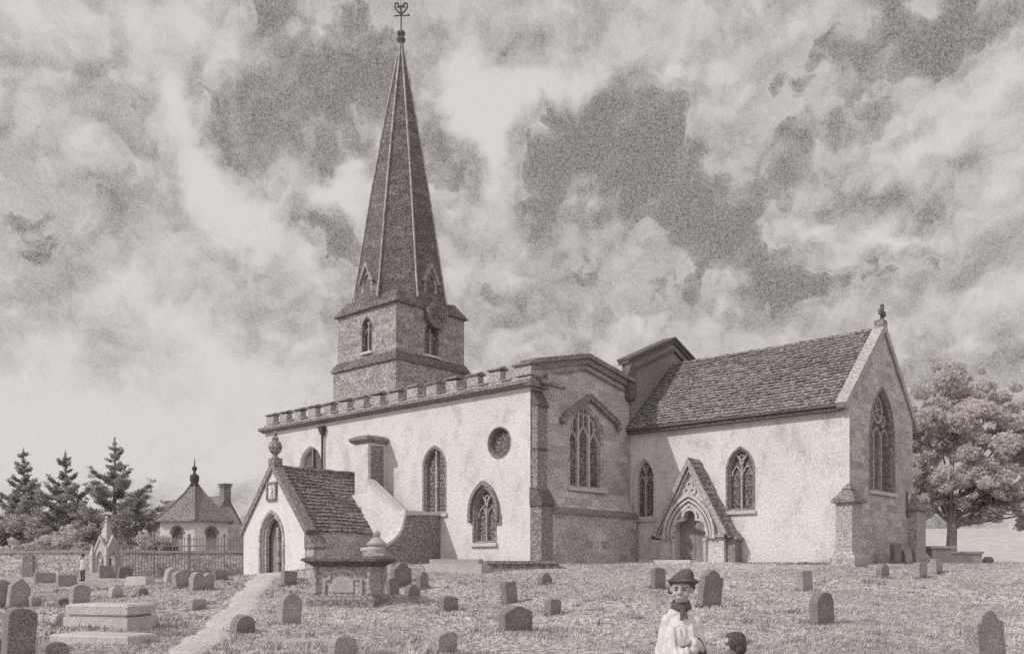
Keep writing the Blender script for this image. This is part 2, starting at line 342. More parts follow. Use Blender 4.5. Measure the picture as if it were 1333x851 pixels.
def build_path():
    ys = np.arange(5, 37.6, .18); xc, w = path_at(ys); n = 9; V = []
    e1 = .08*np.sin(ys*1.3)+.05*np.sin(ys*4.3+1); e2 = .08*np.sin(ys*1.1+2)+.05*np.sin(ys*3.7)
    for k in range(n):
        t = k/(n-1); x = xc - (w+e1) + (2*w+e1+e2)*t; V.append(np.stack([x, ys, gz(x, ys)+.02+.012*math.sin(math.pi*t)-.035*(abs(2*t-1)**6)], -1))
    V = np.stack(V, 1).reshape(-1, 3); i = np.arange((len(ys)-1)*(n-1)); r, c = i//(n-1), i % (n-1); q = r*n+c
    tag(big_mesh('path', V, np.stack([q, q+1, q+n+1, q+n], 1), M['path'], smooth=True), kind='structure')
build_path()
# ------------------------------------------------------------------ the church (local x = east, y = north, z = 0 at the sill of the ground by its walls)
CHURCH = (.73, 35.0, EYE); ROT = math.atan2(-.670, .742)
church = thing('parish_church', CHURCH, ROT, 'pale plastered parish church with tall stone spire and battlemented side aisle', 'church')
def part(name, mb, m, parent=None, label=None, smooth=False):
    o = mb.build(name, M[m] if isinstance(m, str) else m, parent or church, smooth=smooth)
    if label: o['label'] = label
    return o
def PS(y): return lambda a, b, d: (a, y+d, b)
def PE(x): return lambda a, b, d: (x-d, a, b)
def PN(y): return lambda a, b, d: (a, y-d, b)
def PW_(x): return lambda a, b, d: (x+d, a, b)
def arcs(w, spring, apex, n=9):
    H = apex-spring; c = (H*H-w*w/4)/w; r = c+w/2; te = math.acos(max(-1, min(1, c/r)))
    return [(-c+r*math.cos(te*i/n), spring+r*math.sin(te*i/n)) for i in range(n+1)], c, r
def arch(cx, w, sill, spring, apex, n=9, o=0.):
    w += 2*o; A, _, _ = arcs(w, spring, apex+o*1.25, n)
    return [(cx-w/2, sill-o), (cx+w/2, sill-o)] + [(cx+x, z) for x, z in A] + [(cx-x, z) for x, z in A[-2::-1]]
def arch_open(cx, w, spring, apex, n=9, o=0.):
    w += 2*o; A, _, _ = arcs(w, spring, apex+o*1.25, n)
    return [(cx+x, z) for x, z in A] + [(cx-x, z) for x, z in A[-2::-1]]
def window(P, cx, w, sill, spring, apex, style, lights, hood=None, frame='dressed', parent=None, proud=.03, depth=.24, trac='dressed'):
    par = parent or church
    f = MB(); n = 9
    def loop(o, d): return [P(a, b, d) for a, b in arch(cx, w, sill, spring, apex, n, o)]
    f.loft([loop(.10, .05), loop(.10, -proud), loop(.03, -proud-.01), loop(.0, -proud+.02), loop(-.03, .06), loop(-.07, .10), loop(-.09, depth+.02)])
    wf = part('window', f, frame, par)
    g = MB().prism(arch(cx, w, sill, spring, apex, n, -.07), P, depth, depth+.05)
    part('glass', g, 'glass', wf)
    t = MB(); A, c, r = arcs(w-.1, spring, apex-.06)
    def top(x): return spring+math.sqrt(max(0, r*r-(abs(x)+c)**2))
    iw = w-.14; bw = .035 if w < 1.8 else .055; d0, d1 = depth-.13, depth+.01
    xs = [cx-iw/2+iw*i/lights for i in range(1, lights)]
    if style == 'y':
        for x in xs: t.ribbon([(x, sill), (x, spring)], bw, P, d0, d1)
        H = apex-spring
        for s in (-1, 1):
            q = [(cx+s*(xx-iw/2+.02), zz) for xx, zz in arcs(iw, spring, apex-.05, 14)[0]]
            q = [p for p in q if abs(p[0]-cx) < iw*.27]
            t.ribbon(q, bw*.9, P, d0+.01, d1)
        rr = .085*w; cz = spring+.62*H
        t.ribbon([(cx+rr*math.cos(k*math.pi/6), cz+rr*math.sin(k*math.pi/6)) for k in range(12)], .02, P, d0+.03, d1, True)
        for s in (-1, 1):                               # pointed heads of the lights
            lx = cx+s*iw/4; lw = iw/2-.07
            t.ribbon([(lx+x, z-.22) for x, z in arch_open(0, lw, spring, spring+lw*.95, 5)], .022, P, d0+.04, d1)
    elif style == 'perp':
        for x in xs: t.ribbon([(x, sill), (x, top(x-cx)-.02)], bw, P, d0, d1)
        for i in range(lights):
            lx = cx-iw/2+iw*(i+.5)/lights; lw = iw/lights-.05
            z0 = spring-.1+(.22 if i == 1 else 0)
            t.ribbon([(lx+x*lw/2, z0+z) for x, z in [(1, 0), (.8, .18), (.42, .34), (0, .52), (-.42, .34), (-.8, .18), (-1, 0)]], .03, P, d0+.02, d1)
            zt = top(lx-cx)
            t.ribbon([(lx, z0+.50), (lx, zt-.03)], .026, P, d0+.02, d1)
            for s in (-1, 1):
                cxx = lx+s*lw/4; z1 = z0+.55
                if top(cxx-cx)-z1 > .25:
                    zz = min(top(cxx-cx)-.2, z1+.55)
                    t.ribbon([(cxx+lw/4, zz-.12), (cxx, zz+.08), (cxx-lw/4, zz-.12)], .02, P, d0+.03, d1)
    elif style == 'wheel':
        for x in xs: t.ribbon([(x, sill), (x, spring+.1)], bw, P, d0, d1)
        for i in range(lights):
            lx = cx-iw/2+iw*(i+.5)/lights; lw = iw/lights-.04
            t.ribbon([(lx+x, z-.12) for x, z in arch_open(0, lw, spring, spring+.62, 6)], .035, P, d0+.02, d1)
        rr = w*.19; cz = spring+(apex-spring)*.60
        t.ribbon([(cx+rr*math.cos(k*math.pi/9), cz+rr*math.sin(k*math.pi/9)) for k in range(18)], .045, P, d0, d1, True)
        for k in range(6):
            a = k*math.pi/3+.26; t.ribbon([(cx, cz), (cx+rr*math.cos(a), cz+rr*math.sin(a))], .022, P, d0+.03, d1)
        for s in (-1, 1):
            r2 = w*.085; x2 = cx+s*w*.25; z2 = spring+(apex-spring)*.40
            t.ribbon([(x2+r2*math.cos(k*math.pi/6), z2+r2*math.sin(k*math.pi/6)) for k in range(12)], .03, P, d0+.02, d1, True)
    elif style == 'plain':
        for x in xs: t.ribbon([(x, sill), (x, top(x-cx)-.02)], bw, P, d0, d1)
    if t.v: part('tracery', t, 'coping' if trac == 'dressed' and style != 'perp' else trac, wf)
    s = MB(); s.prism([(cx-w/2-.16, sill-.17), (cx+w/2+.16, sill-.17), (cx+w/2+.16, sill-.03), (cx-w/2-.16, sill-.03)], P, -proud-.09, .12)
    part('sill', s, 'dressed', wf)
    if hood:
        h = MB()
        if hood == 'arch':
            q = arch_open(cx, w, spring, apex, 9, .2); q = [(q[0][0], spring-.28)]+q+[(q[-1][0], spring-.28)]
            h.ribbon(q, .075, P, -.16, .03)
            for s_ in (0, -1): h.ball(P(q[s_][0], q[s_][1]-.05, -.08), .11, 8, 6)
        else:
            h.ribbon(hood, .10, P, -.20, .03)
            h.ribbon([(a, b+.1) for a, b in hood], .04, P, -.24, .03)
            for s_ in (0, -1): h.ball(P(hood[s_][0], hood[s_][1]-.04, -.12), .15, 8, 6)
        part('hood_mould', h, 'darkstone' if hood == 'arch' else 'darkstone', wf)
    return wf
def tiles(p0, U, Vv, n, courses, wtile, th=.035, jit=.028, sag=.05):
    p0, U, Vv = Vector(p0), Vector(U), Vector(Vv); nrm = Vector(n).normalized(); lu = U.length; u = U.normalized(); mb = MB()
    for c in range(courses):
        a, b = c/courses, (c+1.12)/courses; off = (random.random()-.5)*wtile; x = -wtile+off
        while x < lu:
            w = wtile*random.uniform(.65, 1.35); x0, x1 = max(0, x), min(lu, x+w-.012); x += w
            if x1-x0 < .03: continue
            d = random.uniform(-jit, jit); l = th*random.uniform(.7, 1.7)
            q0 = p0+u*x0+Vv*max(0, a)+u*0-Vv.normalized()*d; q1 = p0+u*x1+Vv*a-Vv.normalized()*d
            r1, r0 = p0+u*x1+Vv*min(1, b), p0+u*x0+Vv*min(1, b)
            zz = Vector((0, 0, sag*(math.sin(3.1*(x0+x1)/lu+c*.05)-.6)*.5))
            q0, q1, r0, r1 = q0+zz, q1+zz, r0+zz, r1+zz
            mb.add([q0+nrm*l, q1+nrm*l, r1+nrm*.004, r0+nrm*.004, q0-nrm*.01, q1-nrm*.01], [(0, 1, 2, 3), (4, 5, 1, 0), (4, 0, 3), (5, 2, 1)])
    return mb

# --- south aisle walls
LO = -.9
a_w = dict(west=(-14.86, 1.95, 2.9, 4.75, 5.86), lanc=(-5.6, 1.36, 2.12, 4.15, 4.98), low=(-2.53, 1.18, .78, 2.05, 3.02))
rose_c, rose_r = (-1.69, 4.87), .62
circ = [(rose_c[0]+rose_r*math.cos(k*math.pi/16), rose_c[1]+rose_r*math.sin(k*math.pi/16)) for k in range(32)]
aw = MB().panel([(-19.05, LO), (0, LO), (0, 6.95), (-19.05, 6.95)], [arch(*a_w['west']), arch(*a_w['lanc']), arch(*a_w['low']), circ], PS(0))
aw.quad((-19.05, 0, LO), (-19.05, 7, LO), (-19.05, 7, 6.95), (-19.05, 0, 6.95))
part('aisle_wall', aw, 'plaster')
P = PS(0)
window(P, *a_w['west'], 'plain', 2, frame='plaster', proud=.005, trac='darkstone')
window(P, *a_w['lanc'], 'plain', 2, frame='darkstone', proud=.01, trac='rubble')
window(P, *a_w['low'], 'y', 2, hood='arch', frame='darkstone', trac='dressed')
rw = MB()
def cl(r, d): return [P(rose_c[0]+r*math.cos(k*math.pi/16), rose_c[1]+r*math.sin(k*math.pi/16), d) for k in range(32)]
rw.loft([cl(rose_r+.04, .02), cl(rose_r+.04, -.02), cl(rose_r-.01, -.02), cl(rose_r-.06, .12), cl(rose_r-.07, .30)])
rwo = part('round_window', rw, 'darkstone')
part('glass', MB().prism([(rose_c[0]+.56*math.cos(k*math.pi/16), rose_c[1]+.56*math.sin(k*math.pi/16)) for k in range(32)], P, .26, .30), 'glass', rwo)
part('wall_tablet', MB().prism([(-1.86, 1.5), (-1.56, 1.5), (-1.56, 1.92), (-1.86, 1.92)], P, -.06, .02), 'darkstone')
# --- aisle east end with low gable
hole = arch(3.72, 2.42, 3.14, 5.15, 6.62)
ae = MB().panel([(0, LO), (7, LO), (7, 7.95), (3.55, 8.55), (0, 7.75)], [hole], PE(0), .36)
part('aisle_end_wall', ae, 'rubble')
window(PE(0), 3.72, 2.42, 3.14, 5.15, 6.62, 'perp', 3, hood=[(1.95, 5.85), (2.1, 6.05), (3.76, 7.02), (5.75, 6.18), (5.93, 5.98)], frame='rubble', depth=.30)
cp = MB().ribbon([(-.05, 7.72), (3.55, 8.56), (7.02, 7.98)], .13, PE(0), -.16, .4)
cp.ribbon([(-.08, 7.93), (3.55, 8.76), (7.05, 8.18)], .09, PE(0), -.28, .45)
cp.ribbon([(.1, 7.36), (3.55, 8.2), (6.95, 7.62)], .045, PE(0), -.09, .02)
part('gable_coping', cp, 'darkstone')
# plinth with a long weathered slope under the east window
wd = MB().prism([(0, LO), (.52, LO), (.52, 1.98), (.0, 2.95)], lambda a, b, d: (a, .72+d, b), 0, 5.98)
part('plinth', wd, 'rubble')
st = MB().prism([(.44, 1.92), (.62, 1.92), (.62, 2.04), (.44, 2.2)], lambda a, b, d: (a, .70+d, b), 0, 6.02)
part('string_course', st, 'darkstone')
bt = MB().box(.0, .55, .03, .74, LO, 2.2); bt.box(0, .32, .06, .68, 2.15, 6.15)
part('corner_buttress', bt, 'darkstone')
bw_ = MB().prism([(-.02, 2.2), (.66, 2.2), (.66, 2.32), (.3, 2.9), (-.02, 2.95)], lambda a, b, d: (a, -.03+d, b), 0, .84)
part('buttress_weathering', bw_, 'blackstone')
for q in ([(-.0, 6.15), (.38, 6.15), (.38, 6.22), (.02, 6.85)], [(.0, 4.42), (.36, 4.42), (.36, 4.5), (.0, 4.52)]):
    part('buttress_weathering', MB().prism(q, lambda a, b, d: (a, .04+d, b), 0, .68), 'blackstone')
part('water_spout', MB().tube([(.05, .4, 7.25), (.9, .55, 6.95), (1.25, .6, 6.8)], [.13, .1, .07]), 'blackstone')
# --- cornice and battlements
cn = MB().prism([(0, 6.92), (-.16, 6.98), (-.34, 7.05), (-.34, 7.17), (-.2, 7.22), (0, 7.24)], lambda a, b, d: (-19.25+d, a, b), 0, 19.4)
cn.box(-.02, .22, -.3, .9, 6.95, 7.2)
part('cornice', cn, 'darkstone')
pr = MB().box(-19.1, .05, -.06, .30, 7.2, 7.36); pr.box(-19.12, -18.75, .3, 6.9, 6.9, 7.42)
nm = 14
for i in range(nm):
    x = -18.85+i*(18.85-.95)/nm; h = 7.82+random.uniform(-.05, .03)
    pr.box(x+random.uniform(-.03, .03), x+.66+random.uniform(-.05, .05), -.05, .29, 7.38, h)
pr.box(-.78, .10, -.08, .62, 7.42, 7.84); pr.box(-.1, .16, .9, 1.7, 7.2, 7.62)
part('battlement', pr, 'coping')
cpp = MB()
for i in range(nm):
    x = -18.85+i*(18.85-.95)/nm; z = 7.83+.02*math.sin(i*3)
    cpp.prism([(-.13, z), (-.13, z+.05), (.12, z+.15), (.37, z+.05), (.37, z)], lambda a, b, d: (x-.06+d, a, b), 0, .78)
cpp.prism([(-.17, 7.83), (-.17, 7.9), (.27, 8.04), (.7, 7.9), (.7, 7.83)], lambda a, b, d: (-.86+d, a, b), 0, 1.06)
for i in range(nm):
    x = -18.85+i*(18.85-.95)/nm+.66; cpp.box(x+.03, x+(18.85-.95)/nm-.69, -.11, .35, 7.34, 7.41)
part('battlement_coping', cpp, 'darkstone')
part('aisle_roof', MB().add([(-19,.3,7.3),(-.1,.3,7.3),(-.1,3.55,8.1),(-19,3.55,8.1),(-19,7,7.4),(-.1,7,7.4)], [(0,1,2,3),(3,2,5,4)]), 'lead')
# --- rainwater pipe
pp = MB().tube([(-13.7, -.12, 3.0), (-13.7, -.12, 6.6)], .06); pp.frus(-13.8, -13.6, -.2, -.02, 6.35, -13.9, -13.5, -.28, -.01, 6.75)
part('rainwater_pipe', pp, 'iron')
# --- nave: roof and raised east gable
nv = MB().panel([(6.9, 6.0), (14.4, 6.0), (14.4, 9.15), (10.62, 10.62), (6.9, 9.05)], [], PE(0))
nv.quad((-19, 7, 6.9), (-.02, 7, 6.9), (-.02, 7, 8.6), (-19, 7, 8.6)); nv.quad((-19, 7, -1), (-19, 14.2, -1), (-19, 14.2, 8.6), (-19, 7, 8.6)); nv.quad((-19, 14.2, -1), (0, 14.2, -1), (0, 14.2, 8.6), (-19, 14.2, 8.6))
nv.quad((-.4, 6.9, 6.), (0, 6.9, 6.), (0, 6.9, 9.05), (-.4, 6.9, 9.05))
nv.add([(-.4, 6.9, 6.), (-.4, 14.4, 6.), (-.4, 14.4, 9.15), (-.4, 10.62, 10.62), (-.4, 6.9, 9.05)], [(0, 1, 2, 3, 4)])
part('nave_wall', nv, 'darkstone')
ng = MB().ribbon([(6.75, 9.05), (10.62, 10.72), (14.5, 9.2)], .09, PE(0), -.10, .5)
ng.ribbon([(6.7, 9.17), (10.62, 10.85), (14.55, 9.33)], .06, PE(0), -.16, .54)
ng.ribbon([(7.1, 8.72), (10.62, 10.27), (14.2, 8.9)], .05, PE(0), -.09, .02)
part('nave_coping', ng, 'blackstone')
part('nave_roof', MB().add([(-19,6.9,8.55),(-.4,6.9,8.55),(-.4,10.6,10.1),(-19,10.6,10.1),(-19,14.3,8.6),(-.4,14.3,8.6)], [(0,1,2,3),(3,2,5,4)]), 'lead')
sk = MB().box(-.15, .25, 6.55, 7.15, 7.6, 8.05); sk.prism([(6.5, 8.05), (7.2, 8.05), (7.15, 8.6), (6.85, 9.0), (6.6, 8.6)], PE(.2), 0, .35); sk.ball((.12, 6.8, 7.5), (.26, .3, .28))
part('kneeler_stone', sk, 'blackstone')
# --- chancel
c1 = (.74, .98, 1.95, 3.72, 4.58); c2 = (5.48, 1.12, 2.12, 3.78, 4.66)
cw = MB().panel([(0, LO), (10.02, LO), (10.02, 6.1), (0, 6.1)], [arch(*c1), arch(*c2)], PS(7))
part('chancel_wall', cw, 'plaster')
window(PS(7), *c1, 'y', 2, frame='dressed'); window(PS(7), *c2, 'y', 2, frame='darkstone')
ce_w = (10.5, 2.75, 2.86, 5.0, 7.02)
ce = MB().panel([(7, LO), (14.24, LO), (14.24, 6.1), (10.62, 9.36), (7, 6.1)], [arch(*ce_w)], PE(10.02), .4)
ce.quad((0, 14.24, LO), (10.02, 14.24, LO), (10.02, 14.24, 6.1), (0, 14.24, 6.1))
part('chancel_end_wall', ce, 'rubble')
window(PE(10.02), *ce_w, 'wheel', 3, frame='darkstone', depth=.32)
sl_ = MB().prism([(13.35, 1.9), (13.6, 1.9), (13.6, 3.0), (13.35, 3.0)], PE(10.02), -.02, .02)
part('slit_window', sl_, 'blackstone')
def dv(a, b): return tuple(b[i]-a[i] for i in range(3))
r0, r1 = (0.02, 6.62, 6.0), (0.02, 10.62, 9.58)
roof_v = dv(r0, r1)
cr = tiles(r0, (9.75, 0, 0), roof_v, (0, -roof_v[2], roof_v[1]), 24, .34, .05)
cr.quad((0.02, 6.66, 5.94), (9.77, 6.66, 5.94), (9.77, 10.62, 9.48), (0.02, 10.62, 9.48)); cr.quad((0.02, 14.6, 6.0), (9.77, 14.6, 6.0), (9.77, 10.62, 9.5), (0.02, 10.62, 9.5))
part('chancel_roof', cr, 'tile')
part('ridge_tiles', MB().tube([(0.02+i*.46, 10.62, 9.555+.014*math.sin(i*2.3)-.03*math.sin(i*.15)) for i in range(22)], .10, 6), 'tile')
part('eaves_board', MB().box(-.02, 9.8, 6.72, 6.99, 5.76, 6.0).box(-.02, 9.8, 6.62, 6.9, 5.9, 6.03), 'blackstone')
gc = MB().ribbon([(6.55, 5.9), (10.62, 9.6), (14.75, 5.85)], .13, PE(10.02), -.09, .36)
part('gable_coping', gc, 'coping', label='pale coping on the chancel gable')
cs = MB().box(9.72, 10.1, 10.4, 10.86, 9.55, 9.9)
part('gable_base', cs, 'darkstone')
X_ = MB().prism([(10.56, 9.9), (10.70, 9.9), (10.67, 10.14), (10.92, 10.1), (10.92, 10.32), (10.68, 10.28), (10.71, 10.56), (10.55, 10.56), (10.58, 10.28), (10.34, 10.32), (10.34, 10.1), (10.59, 10.14)], PE(9.96), -.06, .06)
part('gable_cross', X_, 'blackstone')
for (x0, x1, y0, y1) in ((9.72, 10.34, 6.42, 7.4), (9.72, 10.4, 13.6, 14.8)):
    b = MB().box(x0, x1, y0, y1, .18, 2.2); b.frus(x0-.16, x1+.16, y0-.14, y1+.16, .12, x0-.03, x1+.03, y0-.03, y1+.03, .36); b.box(x0-.16, x1+.16, y0-.14, y1+.16, LO, .12)
    bo = part('gable_buttress', b, 'coping')
    c = MB().box(x0-.14, x1+.14, y0-.14, y1+.14, 2.2, 2.32); xm, ym = (x0+x1)/2, (y0+y1)/2
    c.frus(x0-.12, x1+.12, y0-.12, y1+.12, 2.32, xm-.15, xm+.15, ym-.22, ym+.22, 2.72); c.frus(xm-.19, xm+.19, ym-.26, ym+.26, 2.72, xm-.04, xm+.04, ym-.05, ym+.05, 2.95)
    part('buttress_cap', c, 'darkstone', bo)
# --- priest's door with steep gabled hood
py = 6.22; PP = PS(py); pcx = 3.72
trefoil = [(3.0, LO), (4.45, LO), (4.45, 1.28)]
def arc(cx, cz, r, a0, a1, n): return [(cx+r*math.cos(R(a0+(a1-a0)*i/n)), cz+r*math.sin(R(a0+(a1-a0)*i/n))) for i in range(n+1)]
trefoil += arc(4.18, 1.42, .32, -18, 95, 6)+arc(pcx, 1.86, .34, -20, 200, 9)[0:]+arc(3.27, 1.42, .32, 85, 198, 6)+[(3.0, 1.28)]
front = MB().panel([(2.2, LO), (5.3, LO), (5.3, 1.3), (pcx, 4.05), (2.2, 1.3)], [trefoil], PP, .5)
front.quad((2.2, py, LO), (2.2, 7, LO), (2.2, 7, 1.3), (2.2, py, 1.3)); front.quad((5.3, py, LO), (5.3, 7, LO), (5.3, 7, 1.3), (5.3, py, 1.3))
pt = part('priest_doorway', front, 'dressed', label='gabled stone doorway on the chancel side'); pt.location.x = -.15
mo = MB()
for o, wd_, d in ((.0, .055, -.12), (.17, .045, -.16), (.33, .06, -.20)):
    q = arch_open(pcx, 1.72, 1.05, 2.38, 10, o); mo.ribbon([(q[0][0], .95)]+q+[(q[-1][0], .95)], wd_, PP, d, .02)
mo.ribbon(trefoil[2:], .05, PP, -.10, .03)
part('arch_moulding', mo, 'dressed', pt)
sh = MB().prism(arch(pcx, 1.72, 1.0, 1.05, 2.38, 10, -.06)[2:], PP, .035, .04)
gm = MB().ribbon([(2.02, 1.1), (pcx, 4.2), (5.46, 1.1)], .085, PP, -.24, 1.05); gm.ribbon([(2.2, 1.12), (pcx, 3.86), (5.26, 1.12)], .04, PP, -.14, .02)
gm.prism([(2.08, 1.0), (2.95, 1.0), (2.95, 1.1), (2.08, 1.1)], PP, -.16, .02); gm.prism([(4.5, 1.0), (5.4, 1.0), (5.4, 1.1), (4.5, 1.1)], PP, -.16, .02)
part('gable_moulding', gm, 'coping', pt)
tf = MB()
for k in range(3): a = R(90+120*k); tf.ribbon(arc(pcx+.17*math.cos(a), 3.05+.17*math.sin(a), .13, 0, 330, 10), .035, PP, -.07, .02, True)
part('trefoil_ornament', tf, 'dressed', pt)
rf = tiles((5.62, py-.2, .95), (0, .96, 0), (-1.9, 0, 3.42), (3.42, 0, 1.9), 15, .3, .04); rf.add([(5.6, py-.18, .95), (5.6, 7, .95), (pcx, 7, 4.33), (pcx, py-.18, 4.33), (1.84, py-.18, .95), (1.84, 7, .95)], [(0, 1, 2, 3), (3, 2, 5, 4)])
part('door_roof', rf, 'tile', pt)
dl = MB()
for i in range(6): x = 3.0+i*.2433; dl.box(x, x+.23, py+.40+.012*(i % 2), py+.47, LO, 2.2)
part('door', dl, 'door', pt)
for x in (2.98, 4.50): part('door_shaft', MB().lathe([(.07, LO), (.07, .8), (.11, .86), (.11, .95)], (x-.04, py-.06, 0), 10), 'dressed', pt)
bs = MB().box(5.3, 5.7, 6.4, 6.99, LO, .85); bs.prism([(5.3, .85), (5.8, .85), (5.8, .95), (5.3, 1.5)], lambda a, b, d: (a, 6.36+d, b), 0, .63)
part('doorway_buttress', bs, 'darkstone', pt)
part('door_step', MB().box(.15, 2.0, 5.15, 5.75, -.6, -.02).box(2.0, 4.5, 4.9, 5.75, -.6, .05).box(4.5, 6.3, 5.1, 5.75, -.6, -.04), 'dressed', pt)

# --- west tower
tx1, ty0, ta = -17.4, 7.85, 5.72; tx0, ty1 = tx1-ta, ty0+ta
tl = MB().box(tx0-.22, tx1+.18, ty0-.18, ty1+.22, -1, 12.1)
tw = part('tower', tl, 'tower')
stg = MB().frus(tx0-.34, tx1+.30, ty0-.30, ty1+.34, 12.1, tx0-.05, tx1+.05, ty0-.05, ty1+.05, 12.6)
stg.box(tx0-.34, tx1+.30, ty0-.30, ty1+.34, 12.0, 12.1)
part('tower_string', stg, 'spire', tw)
sw = (-20.15, .80, 12.95, 14.35, 15.0); ew = (10.72, .95, 12.8, 14.0, 14.75)
up = MB().panel([(tx0, 12.4), (tx1, 12.4), (tx1, 15.6), (tx0, 15.6)], [arch(*sw)], PS(ty0)); up.panel([(ty0, 12.4), (ty1, 12.4), (ty1, 15.6), (ty0, 15.6)], [arch(*ew)], PE(tx1))
up.quad((tx0, ty0, 12.4), (tx0, ty1, 12.4), (tx0, ty1, 15.6), (tx0, ty0, 15.6)); up.quad((tx0, ty1, 12.4), (tx1, ty1, 12.4), (tx1, ty1, 15.6), (tx0, ty1, 15.6))
part('belfry', up, 'tower')
window(PS(ty0), *sw, 'y', 2, frame='spire', trac='dressed'); window(PE(tx1), *ew, 'y', 2, frame='spire', trac='rubble')
# --- spire: swept square eaves, broaches, octagon
tcx, tcy = (tx0+tx1)/2, (ty0+ty1)/2; h2 = ta/2+.19
def octo(r, z): return [(tcx+r/math.cos(R(22.5))*math.cos(R(22.5+45*k)), tcy+r/math.cos(R(22.5))*math.sin(R(22.5+45*k)), z) for k in range(8)]
ZA = 33.4
def rad(z): return 2.72*(ZA-z)/(ZA-17.2)+.10*math.sin(math.pi*(z-17.2)/(ZA-17.2))
sp = MB(); levels = [16.1]+[17.2+i*(ZA-17.2)/22 for i in range(23)]
sp.loft([octo(max(.12, rad(z) if z > 17 else 2.84), z) for z in levels], True, False, True)
# sprocketed skirt from the square eaves up to the octagon
o1 = octo(2.90, 15.95)
def sq(k):     # square points that face each octagon corner
    x, y = o1[k][0]-tcx, o1[k][1]-tcy; s = h2/max(abs(x), abs(y)); return (tcx+x*s, tcy+y*s, 15.55)
sqs = [sq(k) for k in range(8)]; corners = {0: (1, 1), 2: (-1, 1), 4: (-1, -1), 6: (1, -1)}
o0 = octo(2.82, 16.2)
for k in range(8):
    j = (k+1) % 8
    sp.quad(o1[k], o1[j], o0[j], o0[k])
    if k in corners:
        cx_, cy_ = corners[k]; cp_ = (tcx+cx_*h2, tcy+cy_*h2, 15.55); pk = (tcx+cx_*2.42, tcy+cy_*2.42, 16.5)
        sp.add([sqs[k], cp_, sqs[j], o1[j], o1[k], pk, o0[j], o0[k]], [(0, 1, 5, 4), (1, 2, 3, 5), (4, 5, 7), (5, 3, 6), (5, 6, 7)])
    else: sp.quad(sqs[k], sqs[j], o1[j], o1[k])
sp.add([(tcx-h2, tcy-h2, 15.5), (tcx+h2, tcy-h2, 15.5), (tcx+h2, tcy+h2, 15.5), (tcx-h2, tcy+h2, 15.5), (tcx-h2, tcy-h2, 15.56), (tcx+h2, tcy-h2, 15.56), (tcx+h2, tcy+h2, 15.56), (tcx-h2, tcy+h2, 15.56)],
       [(0, 1, 2, 3), (0, 1, 5, 4), (1, 2, 6, 5), (2, 3, 7, 6), (3, 0, 4, 7)])
spo = part('spire', sp, 'spire')
for k in range(8):
    q = []
    for z in [16.1]+levels[1:]:
        r = (rad(z) if z > 17 else 2.95)+.04; p = octo(max(.12, r), z)[k]; q.append(p)
    part('spire_rib', MB().tube(q, [.06]*(len(q)-1)+[.04], 5), 'rubble', spo)
for nm_, PM, cx_, ww in (('s', PS(ty0-.02), tcx, .55), ('e', PE(tx1+.02), tcy, .55)):
    l = MB(); zb, zs, za = 15.7, 17.35, 18.3
    l.panel([(cx_-ww, zb), (cx_+ww, zb), (cx_+ww, zs), (cx_, za), (cx_-ww, zs)], [arch(cx_, .66, 16.0, 17.2, 17.75)], PM, .3, .1)
    for s_ in (-1, 1): l.quad(PM(cx_+s_*ww, zb, .1), PM(cx_+s_*ww, zs, .1), PM(cx_+s_*ww, zs, 1.0), PM(cx_+s_*ww, zb, 1.0))
    l.ribbon([(cx_-ww-.1, zs-.12), (cx_, za+.06), (cx_+ww+.1, zs-.12)], .075, PM, -.06, 1.3)
    lo_ = part('spire_dormer', l, 'tower', spo)
    part('dormer_louvre', MB().prism(arch(cx_, .66, 16.0, 17.2, 17.75), PM, .33, .36), 'iron', spo)
    part('dormer_mullion', MB().ribbon([(cx_, 16.0), (cx_, 17.65)], .05, PM, .2, .34), 'dressed', spo)
ck = MB(); PC = PE(tx1+.12); cc = (10.85, 15.2)
ck.prism([(cc[0]+.86*math.cos(R(22.5+45*k)), cc[1]+.86*math.sin(R(22.5+45*k))) for k in range(8)], PC, -.32, .2)
cko = part('clock', ck, 'spire', label='dark octagonal clock under the spire')
part('clock_ring', MB().ribbon([(cc[0]+.64*math.cos(R(15*k)), cc[1]+.64*math.sin(R(15*k))) for k in range(24)], .045, PC, -.36, -.3, True).ribbon([(cc[0]+.82*math.cos(R(22.5+45*k)), cc[1]+.82*math.sin(R(22.5+45*k))) for k in range(8)], .04, PC, -.37, -.3, True), 'darkstone', cko)
part('clock_hands', MB().ribbon([cc, (cc[0]+.1, cc[1]+.55)], .03, PC, -.39, -.34).ribbon([cc, (cc[0]+.33, cc[1]-.12)], .035, PC, -.38, -.33), 'darkstone', cko)
# --- finial and weathercock
fn = MB().lathe([(.15, ZA-.3), (.22, ZA-.05), (.3, ZA+.1), (.2, ZA+.25), (.12, ZA+.3), (.26, ZA+.42), (.28, ZA+.55), (.1, ZA+.7), (.05, ZA+.75)], (tcx, tcy, 0), 10)
part('spire_finial', fn, 'spire', spo)
rod = MB().tube([(tcx, tcy, ZA+.6), (tcx, tcy, ZA+2.0)], .045, 6)
wc = part('weathercock', rod, 'iron')
vd = Vector((.92, -.39, 0)).normalized() if False else Vector((.74, .67, 0)).normalized()
def PV(a, b, d): return (tcx+vd.x*a*.75-vd.y*d, tcy+vd.y*a*.75+vd.x*d, ZA+2.0+b*.85)
vn = MB()
vn.ribbon([(-.62, -.45), (-.2, -.40), (.3, -.42), (.55, -.38)], .035, PV, -.02, .02)
vn.ribbon([(0, -.32), (-.3, -.1), (-.55, .25), (-.5, .5), (-.28, .52), (-.2, .3), (-.35, .22)], .055, PV, -.03, .03)
vn.ribbon([(0, -.32), (.3, -.1), (.55, .25), (.5, .5), (.28, .52), (.2, .3), (.35, .22)], .055, PV, -.03, .03)
vn.ribbon([(0, -.3), (0, .05), (-.12, .2), (.02, .32), (.16, .2)], .07, PV, -.03, .03)
